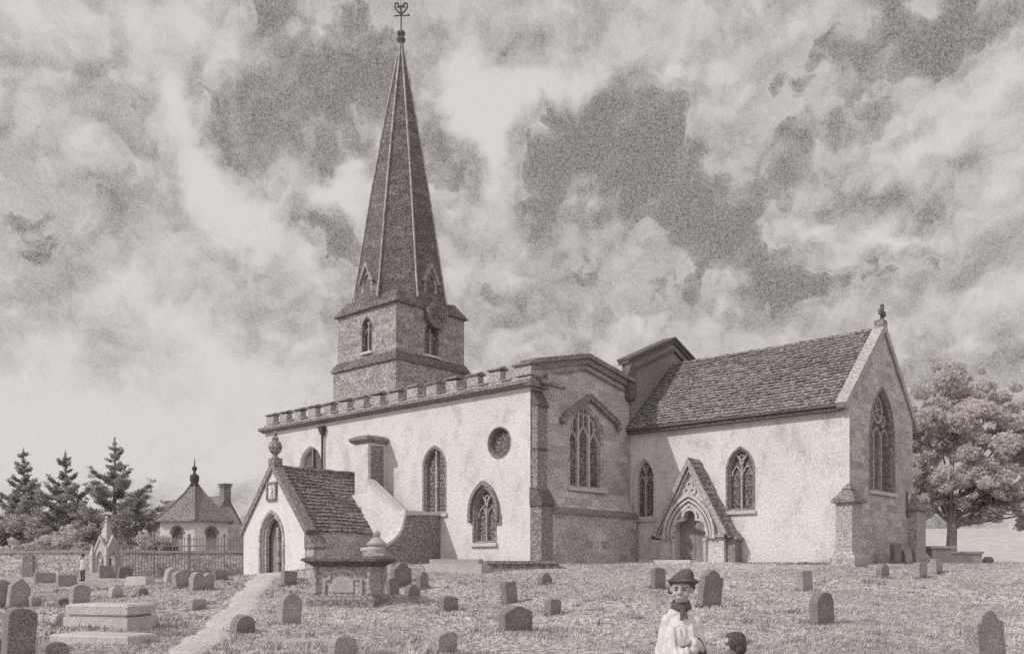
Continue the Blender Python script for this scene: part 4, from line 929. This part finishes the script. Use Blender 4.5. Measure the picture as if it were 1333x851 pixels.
tree('broadleaf_tree', (31.2, 62.5, 1.3), 4.6, [el(0, 12.8, 0, 2.0), el(-2.2, 11.2, .5, 2.0), el(2.6, 11.6, -.5, 2.2), el(-.3, 10.2, -1.4, 2.5), el(-2.7, 8.8, .8, 1.9), el(3.2, 8.9, .3, 2.5), el(.6, 8.0, -1.8, 2.5), el(-2.1, 7.0, -.6, 2.0), el(5.6, 10.6, .8, 2.2), el(5.6, 7.4, 0, 2.4), el(2.8, 6.0, -1.2, 2.2), el(.3, 9.5, 2.2, 2.4), el(-2.3, 5.2, -.6, 1.5), el(7.2, 9.0, -.5, 2.2), el(5.4, 5.0, .3, 2.0), el(.7, 5.6, -1.6, 1.7), el(-.4, 5.8, 1.4, 1.9), el(2.6, 4.3, .2, 1.5), el(8.0, 6.2, .3, 2.2), el(7.2, 4.4, 0, 1.6), el(-2.6, 4.0, -.4, 1.2), el(-1.2, 4.6, .8, 1.5), el(9.4, 8.2, .2, 2.2), el(4.4, 4.2, -.6, 1.6), el(9.6, 5.0, 0, 1.9), el(-3.4, 7.6, 1.5, 1.3), el(-3.2, 10.2, 1.2, 1.3), el(6.2, 3.4, .4, 1.3), el(9.8, 3.4, .3, 1.4), el(8.4, 10.6, 0, 1.8), el(-3.2, 5.8, 1.6, 1.3), el(1.4, 3.9, .8, 1.2)], 600, .115, 'paleleaf', .36, 'big spreading broadleaf tree right of the chancel', 'tree')
def pine(loc, H, r, label, seed, bare=.16, group='pine trees beyond the boundary wall'):
    rs = np.random.default_rng(seed); t = thing('pine_tree', loc, 0, label, 'tree', group); mb = MB()
    mb.tube([(0, 0, -.5), (0, 0, H*.4), (.05, 0, H*.8), (0, 0, H*.99)], [.30, .22, .12, .03], 8); pts = []
    nw = 13
    for w in range(nw):                                  # whorls of upswept boughs
        f = w/(nw-1); z = H*(bare+(1-bare)*(f*.93)); nb = 6 if f < .7 else 4
        for b in range(nb):
            L = (r*(1-f)**1.0+.35)*rs.uniform(.45, 1.4); a = 2*math.pi*b/nb+w*1.1+rs.uniform(-.3, .3); d = np.array([math.cos(a), math.sin(a)]); q = []
            zz = z+rs.uniform(-.45, .45)*H/nw; upw = rs.uniform(.3, .62)
            for i in range(8):
                u = i/7; q.append((d[0]*L*u, d[1]*L*u, zz-.16*L*math.sin(u*2.4)+upw*L*u**2.4))
            mb.tube(q, [.06*(1-.8*i/7)*(1.3-f) for i in range(8)], 5); q = np.array(q)
            for i in range(2, 8):
                m_ = int(10+9*L); s_ = .055+.045*L*(1-.55*i/7)
                pts.append(q[i]+rs.normal(size=(m_, 3))*np.array([s_*1.5, s_*1.5, s_*.8]))
                if 2 < i < 7 and L > .8:
                    for s2 in (-1, 1):
                        for u in (.3, .6, 1.):
                            pts.append(q[i]+np.array([-d[1]*s2+d[0]*.5, d[0]*s2+d[1]*.5, .30])*L*.26*u*(1.25-i/7)+rs.normal(size=(int(6+5*L), 3))*np.array([.10, .10, .07])*(.6+.25*L))
    for i in range(16): pts.append(np.array([0, 0, H*(.84+.17*i/15)])+rs.normal(size=(9, 3))*np.array([.11*(1-.75*i/15)]*2+[.10]))
    mb.build('trunk', M['bark'], t, smooth=True)
    V, F = leaf_quads(np.concatenate(pts), .085); big_mesh('crown', V, F, M['darkleaf'], t)
pine((-38.0, 84, .3), 12.8, 5.2, 'tallest dark pine with upswept boughs behind the gothic memorial', 3)
pine((-43.2, 85, .3), 11.6, 4.0, 'middle dark pine of the three beyond the wall', 5)
pine((-47.8, 86, .3), 12.0, 4.2, 'leftmost dark pine of the three beyond the wall', 8)
def bush(loc, clumps, dens, size, lm, label, group='bushes behind the boundary wall', name='bush'):
    t = thing(name, loc, 0, label, 'bush', group); mb = MB()
    for c, r in clumps: mb.tube([(c[0]*.3, c[1]*.3, -.3), (c[0]*.7, c[1]*.7, c[2]*.5), c], [.1, .07, .03], 5)
    mb.build('stem', M['bark'], t); sub = []
    for c, r in clumps:
        for k in range(9):
            d = rng.normal(size=3); d /= np.linalg.norm(d); sub.append((tuple(np.array(c)+d*np.array(r)*rng.uniform(.4, .95)), tuple(np.array(r)*rng.uniform(.3, .5))))
    V, F = leaf_quads(clump_points(sub, dens), size); big_mesh('crown', V, F, M[lm], t)
def bl(x, z, r): return ((x, random.uniform(-.6, .6), z), (r, r*.8, r*.8))
bush((-36.2, 69.5, 0), [bl(-1.6, 2.4, 1.2), bl(-.3, 3.0, 1.2), bl(.9, 3.4, 1.2), bl(1.9, 2.4, 1.1)], 420, .10, 'paleleaf', 'pale rounded bush between the middle and tallest pines')
bush((-39.6, 69.0, 0), [bl(-1.4, 2.2, 1.0), bl(0, 2.5, 1.0), bl(1.2, 2.2, .9)], 420, .10, 'paleleaf', 'pale low bush under the middle pine')
bush((-40.5, 72.5, 0), [bl(-1.8, 3.6, 1.5), bl(0, 4.4, 1.5), bl(1.8, 4.2, 1.5), bl(3.2, 3.2, 1.2)], 420, .12, 'midleaf', 'tall grey bush mass behind the pale low bush')
bush((-33.3, 70.5, 0), [bl(-1.4, 3.0, 1.4), bl(.2, 3.6, 1.5), bl(1.6, 2.8, 1.3)], 420, .11, 'midleaf', 'grey rounded bush under the tallest pine')
bush((-29.3, 70.0, 0), [bl(-1.2, 2.3, 1.0), bl(.2, 2.8, 1.1), bl(1.5, 2.9, 1.0), bl(2.3, 2.3, .8)], 420, .10, 'paleleaf', 'pale low bush left of the white garden house')
bush((-42.6, 71, 0), [bl(-1.6, 3.9, 1.4), bl(-.2, 3.2, 1.4), bl(-.8, 4.8, 1.0), bl(.7, 2.3, 1.0)], 420, .11, 'hedge', 'tall blackish bush at the left edge below the leftmost pine')
bush((-26.9, 67.3, 0), [bl(-1.1, 2.2, .65), bl(-.2, 2.5, .65), bl(.7, 2.3, .6)], 420, .085, 'hedge', 'dark clipped bush behind the left part of the railing')

# ------------------------------------------------------------------ grass
def build_grass():
    N = 300000
    Y = np.exp(rng.uniform(math.log(9.5), math.log(52), N)); X = Y*rng.uniform(-.64, .64, N)
    n0 = np.sin(X*1.3+np.sin(Y*.9)*2)*np.cos(Y*1.1+X*.4)
    keep = rng.uniform(size=N) < .72+.28*n0
    xc, w = path_at(Y); keep &= ~((np.abs(X-xc) < w-.05) & (Y < 37.6))
    dx, dy = X-CHURCH[0], Y-CHURCH[1]; t_ = dx*.742-dy*.67; s_ = dx*.67+dy*.742
    ins = ((t_ < .0) & (s_ > -.1) & (t_ > -19)) | ((t_ >= -.1) & (t_ < 10.2) & (s_ > 6.4)) | ((t_ > -13.5) & (t_ < -8.4) & (s_ > -4.8)) | ((t_ > -9) & (t_ < -5) & (s_ > -2.2)) | ((t_ > -24) & (s_ > 6))
    keep &= ~(ins & (t_ < 10.2))
    X, Y = X[keep], Y[keep]; n = len(X); Z = gz(X, Y)
    h = rng.uniform(.025, .085, n)*(.8+.25*np.sin(X*.8+1)*np.cos(Y*.7)); wd = (.0035+.00075*Y)*rng.uniform(.7, 1.3, n)*.8
    a = rng.uniform(0, 2*math.pi, n); ln = h*rng.uniform(.1, .9, n); la = rng.normal(.5, .9, n)
    B = np.stack([X, Y, Z-.01], -1); side = np.stack([np.cos(a), np.sin(a), 0*a], -1)*wd[:, None]
    tip = B+np.stack([np.cos(la)*ln, np.sin(la)*ln, h+.01], -1)
    V = np.stack([B-side, B+side, tip], 1).reshape(-1, 3)
    tag(big_mesh('grass', V, np.arange(3*n).reshape(n, 3), M['blade']), 'short pale tufted grass over the churchyard slope', 'grass', kind='stuff')
build_grass()
def build_tufts():
    spots = [(s[0]+random.uniform(-.6, .6)*s[2], s[1]+random.uniform(-.25, .12), .8) for s in STONES if s[1] < 45 for k in range(7)]
    for k in range(900):
        y = math.exp(random.uniform(math.log(10), math.log(36))); x = y*random.uniform(-.62, .62)
        if math.sin(x*.7+1.5*math.sin(y*.45))*math.cos(y*.6-x*.25)+random.uniform(-.5, .5) > .15: spots.append((x, y, 1))
    for k in range(420):                                     # rank growth along the foot of the walls
        u = random.uniform(-8, 10.3); q = on_church(u, (-.1 if u < 0 else 6.85)-random.uniform(0, .3)) if u > -4.8 else on_church(u, -4.0-random.uniform(0, 2)); spots.append((q.x, q.y, .8))
    P_, T_ = [], []
    for (x, y, s) in spots:
        xc, w = path_at(y)
        if abs(x-xc) < w and y < 37: continue
        for b in range(14):
            bx, by = x+random.gauss(0, .10)*s, y+random.gauss(0, .10)*s; h = random.uniform(.05, .16)*s; a = random.uniform(0, 6.3); wd = (.004+.0007*y); z = gh(bx, by)
            P_.append(((bx-math.cos(a)*wd, by-math.sin(a)*wd, z-.01), (bx+math.cos(a)*wd, by+math.sin(a)*wd, z-.01), (bx+random.gauss(.02, .05), by+random.gauss(0, .05), z+h)))
    V = np.array(P_).reshape(-1, 3)
    tag(big_mesh('rank_grass', V, np.arange(len(V)).reshape(-1, 3), M['tuft']), 'darker rank grass in tufts round the graves and walls', 'grass', kind='stuff')
build_tufts()

# ------------------------------------------------------------------ people
def capsule(mb, a, b, ra, rb, n=10):
    a, b = Vector(a), Vector(b); d = (b-a).normalized(); loops = []
    u = d.cross(Vector((0, 1, .13)) if abs(d.y) < .9 else Vector((1, 0, 0))).normalized(); v = d.cross(u)
    for k in range(5): t = math.pi/2*(k+.3)/4.3; loops.append((a-d*ra*math.cos(t), ra*math.sin(t)))
    for k in range(5): t = math.pi/2*(4-k+.3)/4.3; loops.append((b+d*rb*math.cos(t), rb*math.sin(t)))
    mb.loft([[c+u*r*math.cos(2*math.pi*i/n)+v*r*math.sin(2*math.pi*i/n) for i in range(n)] for c, r in loops], True, True, True)
def fused(mb, name, m, parent, voxel, it=4):
    o = mb.build(name, M[m], parent, smooth=True); r = o.modifiers.new('remesh', 'REMESH'); r.mode = 'VOXEL'; r.voxel_size = voxel; r.use_smooth_shade = True
    s = o.modifiers.new('smooth', 'SMOOTH'); s.factor = .5; s.iterations = it; return o
def folds(o):
    # gather the cloth into hanging and slanting folds
    dg = bpy.context.evaluated_depsgraph_get(); me = bpy.data.meshes.new_from_object(o.evaluated_get(dg)); m_ = o.data.materials[0]; o.modifiers.clear(); o.data = me
    if not me.materials: me.materials.append(m_)
    n = len(me.vertices); co = np.zeros(n*3); me.vertices.foreach_get('co', co); co = co.reshape(-1, 3); no = np.zeros(n*3); me.vertices.foreach_get('normal', no); no = no.reshape(-1, 3)
    a = np.arctan2(co[:, 1], co[:, 0]); z = co[:, 2]; front = np.exp(-((co[:, 0]-.02)/.09)**2)*(co[:, 1] < 0)
    f1 = np.abs(np.sin(6.5*a+3.5*np.sin(z*6)+z*5+.6*np.sin(z*23)))**.6-.6
    f2 = np.abs(np.sin(34*(z*.8+co[:, 0]*1.0)+2.2*np.sin(co[:, 0]*22)+1.4*np.sin(z*17)))**.55-.65
    k = np.clip((1.12-z)/.25, .1, 1)
    co = co+no*(f1*.016*k+f2*.019*np.clip(front*1.3+.35, 0, 1)*np.clip((1.10-z)/.12, 0, 1))[:, None]
    me.vertices.foreach_set('co', co.ravel()); me.polygons.foreach_set('use_smooth', np.ones(len(me.polygons), bool)); me.update()
def hand(mb, wrist, d, palm_n, s=1.):
    wrist, d, nrm = Vector(wrist), Vector(d).normalized(), Vector(palm_n).normalized(); sd = d.cross(nrm).normalized()
    for k in range(4): capsule(mb, wrist+sd*(k-1.5)*.008*s, wrist+d*.062*s+sd*(k-1.5)*.0165*s, .012*s, .010*s, 8)
    for k, L in enumerate((.048, .056, .052, .040)):
        b0 = wrist+d*.064*s+sd*(k-1.5)*.0175*s; b1 = b0+(d*.8+nrm*.35)*L*.55*s; b2 = b1+(d*.45+nrm*.85)*L*.5*s
        capsule(mb, b0, b1, .0078*s, .0072*s, 8); capsule(mb, b1, b2, .0072*s, .006*s, 8)
    t0 = wrist+d*.018*s-sd*.018*s; t1 = t0+(d*.85-sd*.35+nrm*.3).normalized()*.034*s; t2 = t1+(d*.95-sd*.1+nrm*.35).normalized()*.030*s
    capsule(mb, t0, t1, .0105*s, .009*s, 8); capsule(mb, t1, t2, .009*s, .007*s, 8)
def person(loc, rz, scale, label, voxel=.008, head_yaw=0., style='boy'):
    """standing figure 1.42 m tall at scale 1; faces -y, its own left hand is towards +x"""
    t = thing('person', loc, rz, label, 'person', None, scale)
    Hm = Matrix.Translation((0, .005, 1.20)) @ Matrix.Scale(.93, 4) @ Matrix.Rotation(head_yaw, 4, 'Z') @ Matrix.Rotation(R(3), 4, 'X') @ Matrix.Translation((0, 0, -1.20))
    hp = lambda x, y, z: tuple(Hm @ Vector((x, y, z)))
    b = MB()
    def hb_(c, r):
        q = MB().ball((0, 0, 0), r, 16, 12); b.add([tuple(Hm @ (Vector(c)+Vector(p))) for p in q.v], q.f)
    hb_((0, .012, 1.325), (.076, .092, .088)); hb_((0, -.018, 1.285), (.064, .070, .075)); hb_((0, -.036, 1.245), (.046, .048, .042)); hb_((0, -.066, 1.222), (.020, .018, .016))
    for s in (-1, 1): hb_((s*.040, -.062, 1.272), (.024, .022, .022)); hb_((s*.079, .012, 1.300), (.012, .018, .028)); hb_((s*.030, -.078, 1.332), (.026, .014, .010))
    capsule(b, hp(0, -.086, 1.320), hp(0, -.104, 1.286), .010, .0145); capsule(b, hp(-.013, -.092, 1.281), hp(.013, -.092, 1.281), .009, .009)
    capsule(b, hp(-.018, -.084, 1.248), hp(.018, -.084, 1.248), .0085, .0085); capsule(b, hp(-.013, -.082, 1.238), hp(.013, -.082, 1.238), .009, .009)
    capsule(b, (0, .018, 1.10), hp(0, .012, 1.24), .048, .044)
    capsule(b, (-.06, .01, 1.08), (.06, .01, 1.08), .045, .045); b.ball((0, .01, .98), (.105, .08, .16), 14, 10); b.ball((0, .01, .80), (.100, .085, .15), 14, 10); b.ball((0, .015, .68), (.110, .085, .10), 14, 10)
    shl, shr = (.094, .01, 1.072), (-.094, .01, 1.072)
    ell, wrl = (.132, -.01, .865), (.045, -.135, .935)                       # left arm bent across the belly
    elr, wrr = (-.130, .03, .85), (-.125, -.03, .66)                      # right arm hanging
    if style == 'man': ell, wrl = (.155, .03, .86), (.150, -.04, .66)
    for s_, e_, w_ in ((shl, ell, wrl), (shr, elr, wrr)): capsule(b, s_, e_, .044, .034); capsule(b, e_, w_, .034, .022)
    if style == 'man': hand(b, wrl, (.0, -.12, -1), (-1, 0, 0))
    else: hand(b, wrl, (-.92, -.12, -.05), (0, .9, -.15), .9)
    hand(b, wrr, (.02, -.12, -1), (1, 0, 0))
    for s in (-1, 1): capsule(b, (s*.065, .01, .68), (s*.075, -.005, .38), .070, .048); capsule(b, (s*.075, -.005, .38), (s*.08, .02, .07), .048, .030); capsule(b, (s*.08, .02, .035), (s*.095, -.10, .028), .034, .026)
    fused(b, 'body', 'skin', t, voxel, 2)
    for s in (-1, 1):
        MB().ball(hp(s*.031, -.0835, 1.308), (.0100, .006, .0055), 10, 6).build('eye', M['ink'], t, smooth=True)
        e = MB(); capsule(e, hp(s*.016, -.094, 1.330), hp(s*.050, -.080, 1.331), .0048, .003, 6); e.build('eyebrow', M['hair'], t, smooth=True)
    l = MB(); capsule(l, hp(-.021, -.0905, 1.2435), hp(0, -.0945, 1.243), .002, .0045, 6); capsule(l, hp(0, -.0945, 1.243), hp(.021, -.0905, 1.2435), .0045, .002, 6); l.build('mouth', M['lip'], t, smooth=True)
    h = MB()
    def hh(c, r):
        q = MB().ball((0, 0, 0), r, 14, 10); h.add([tuple(Hm @ (Vector(c)+Vector(p))) for p in q.v], q.f)
    hh((0, .032, 1.345), (.088, .090, .085))
    for k in range(26 if style != 'boy' else 13):
        a = R(15+150*k/25) if k % 2 else R(-5+190*k/25) if style != 'boy' else R(10+160*k/12); rr = random.uniform(.072, .088); hh((rr*math.cos(a), .02+rr*math.sin(a)*1.05, random.uniform(1.26, 1.40)), (.024, .024, .030))
    for k in range(9 if style != 'child' else 0): hh((-.066+.0165*k, -.052-.012*math.cos((k-4)*.35), 1.372+.006*(k % 2)), (.017, .020, .017))
    if style == 'child':
        hh((.012, .040, 1.335), (.104, .100, .100)); hh((.02, .07, 1.275), (.088, .060, .085)); hh((0, .01, 1.388), (.080, .074, .040)); hh((.06, -.02, 1.33), (.048, .055, .08))
        for k in range(12): a = R(-10+200*k/11); hh((.093*math.cos(a), .03+.09*math.sin(a), 1.25+.02*(k % 3)), (.026, .026, .04))
    fused(h, 'hair', 'hair', t, max(voxel, .008), 2)
    if style == 'boy':      # loose white smock gathered over the arm, dark neckerchief, soft cap
        g = MB(); capsule(g, (-.045, .012, 1.115), (.045, .012, 1.115), .056, .056); g.ball((-.005, .0, .97), (.112, .098, .17), 16, 12); g.ball((-.02, -.005, .80), (.125, .115, .20), 16, 12); g.ball((-.035, 0, .60), (.135, .125, .20), 16, 12)
        capsule(g, shl, ell, .050, .046); capsule(g, ell, (.075, -.118, .925), .044, .032); capsule(g, shr, elr, .050, .052); capsule(g, elr, (-.128, -.01, .73), .052, .042)
        for k in range(15):                       # hanging folds
            a = R(-165+150*k/14); r0_, r1_ = .112+.01*math.sin(k*2.1), .135; z1 = .48+.05*math.sin(k*1.3)
            capsule(g, (r0_*math.cos(a), r0_*.78*math.sin(a), 1.0-.05*math.sin(k)), (r1_*math.cos(a+.12), r1_*.86*math.sin(a+.12), z1), .012, .022, 8)
        capsule(g, (.085, -.10, .90), (-.03, -.125, .83), .038, .045); capsule(g, (-.03, -.12, .83), (-.06, -.13, .60), .045, .04)
        sm_ = fused(g, 'smock', 'cloth', t, .0075, 1); folds(sm_)
        ct = MB(); capsule(ct, (.085, .0, .91), (.115, -.03, .56), .082, .12); capsule(ct, (.075, -.06, .86), (.10, -.08, .56), .062, .09); fused(ct, 'waistcoat', 'darkcloth', t, .01, 2)
        k_ = MB(); k_.loft([[(r*math.cos(R(20*i)), .015+r*.95*math.sin(R(20*i))-.012*(z < 1.14), z+.03*max(0, math.sin(R(20*i)))) for i in range(18)] for r, z in ((.052, 1.200), (.062, 1.206), (.070, 1.185), (.076, 1.160), (.062, 1.14))])
        capsule(k_, (.0, -.062, 1.15), (-.012, -.095, 1.09), .018, .010); capsule(k_, (.01, -.062, 1.15), (.026, -.092, 1.10), .016, .008); k_.build('neckerchief', M['darkcloth'], t, smooth=True)
        c = MB()
        def cq(c0, r):
            q = MB().ball((0, 0, 0), r, 18, 12); c.add([tuple(Hm @ (Vector(c0)+Vector(p))) for p in q.v], q.f)
        cq((.005, .016, 1.376), (.096, .100, .026)); cq((.014, .02, 1.398), (.084, .092, .040)); cq((.034, .025, 1.428), (.058, .064, .034)); cq((.004, .004, 1.374), (.122, .124, .013)); cq((.085, .03, 1.362), (.050, .075, .018)); cq((.062, .03, 1.352), (.044, .066, .046)); cq((-.068, .03, 1.358), (.030, .060, .036)); cq((.0, .07, 1.34), (.074, .045, .060))
        fused(c, 'cap', 'darkcloth', t, .008, 2)
    else:
        g = MB(); capsule(g, (-.06, .01, 1.085), (.06, .01, 1.085), .056, .056); g.ball((0, .0, .98), (.122, .10, .18), 16, 12); g.ball((0, 0, .80), (.135, .108, .20), 16, 12); g.ball((0, .005, .66), (.155, .12, .14), 16, 12)
        capsule(g, shl, ell, .054, .048); capsule(g, ell, Vector(wrl)+(Vector(ell)-Vector(wrl)).normalized()*.04, .046, .034); capsule(g, shr, elr, .054, .048); capsule(g, elr, (-.143, -.015, .72), .046, .034)
        fused(g, 'coat', 'cloth' if style == 'man' else 'darkcloth', t, max(voxel, .01), 3)
        if style == 'man':
            c = MB(); c.lathe([(.13, 1.375), (.135, 1.385), (.09, 1.392), (.085, 1.46), (.06, 1.485)], (0, .01, 0), 16); c.build('hat', M['darkcloth'], t, smooth=True)
    p = MB()
    for s in (-1, 1): capsule(p, (s*.066, .01, .69), (s*.076, -.003, .38), .084, .064); capsule(p, (s*.076, -.003, .38), (s*.08, .02, .12), .064, .050)
    fused(p, 'trousers', 'darkcloth', t, max(voxel, .01), 2)
    for s in (-1, 1):
        q = MB(); capsule(q, (s*.08, .025, .10), (s*.08, .025, .045), .046, .048); capsule(q, (s*.08, .02, .042), (s*.097, -.11, .036), .046, .038); q.build('boot', M['ink'], t, smooth=True)
    return t
person((1.215, 6.3, gh(1.2, 6.3)), R(-4), 1.0, 'boy in white smock and dark cap standing in the foreground', .007, R(-14))
person((1.53, 6.1, gh(1.5, 6.1)-.03), R(-66), .735, 'small dark-haired child beside the boy, only the head showing', .008, R(-10), 'child')
person((-25.9, 53.0, gh(-25.9, 53)), R(-20), 1.12, 'distant man in dark hat standing before the boundary wall', .03, R(0), 'man')
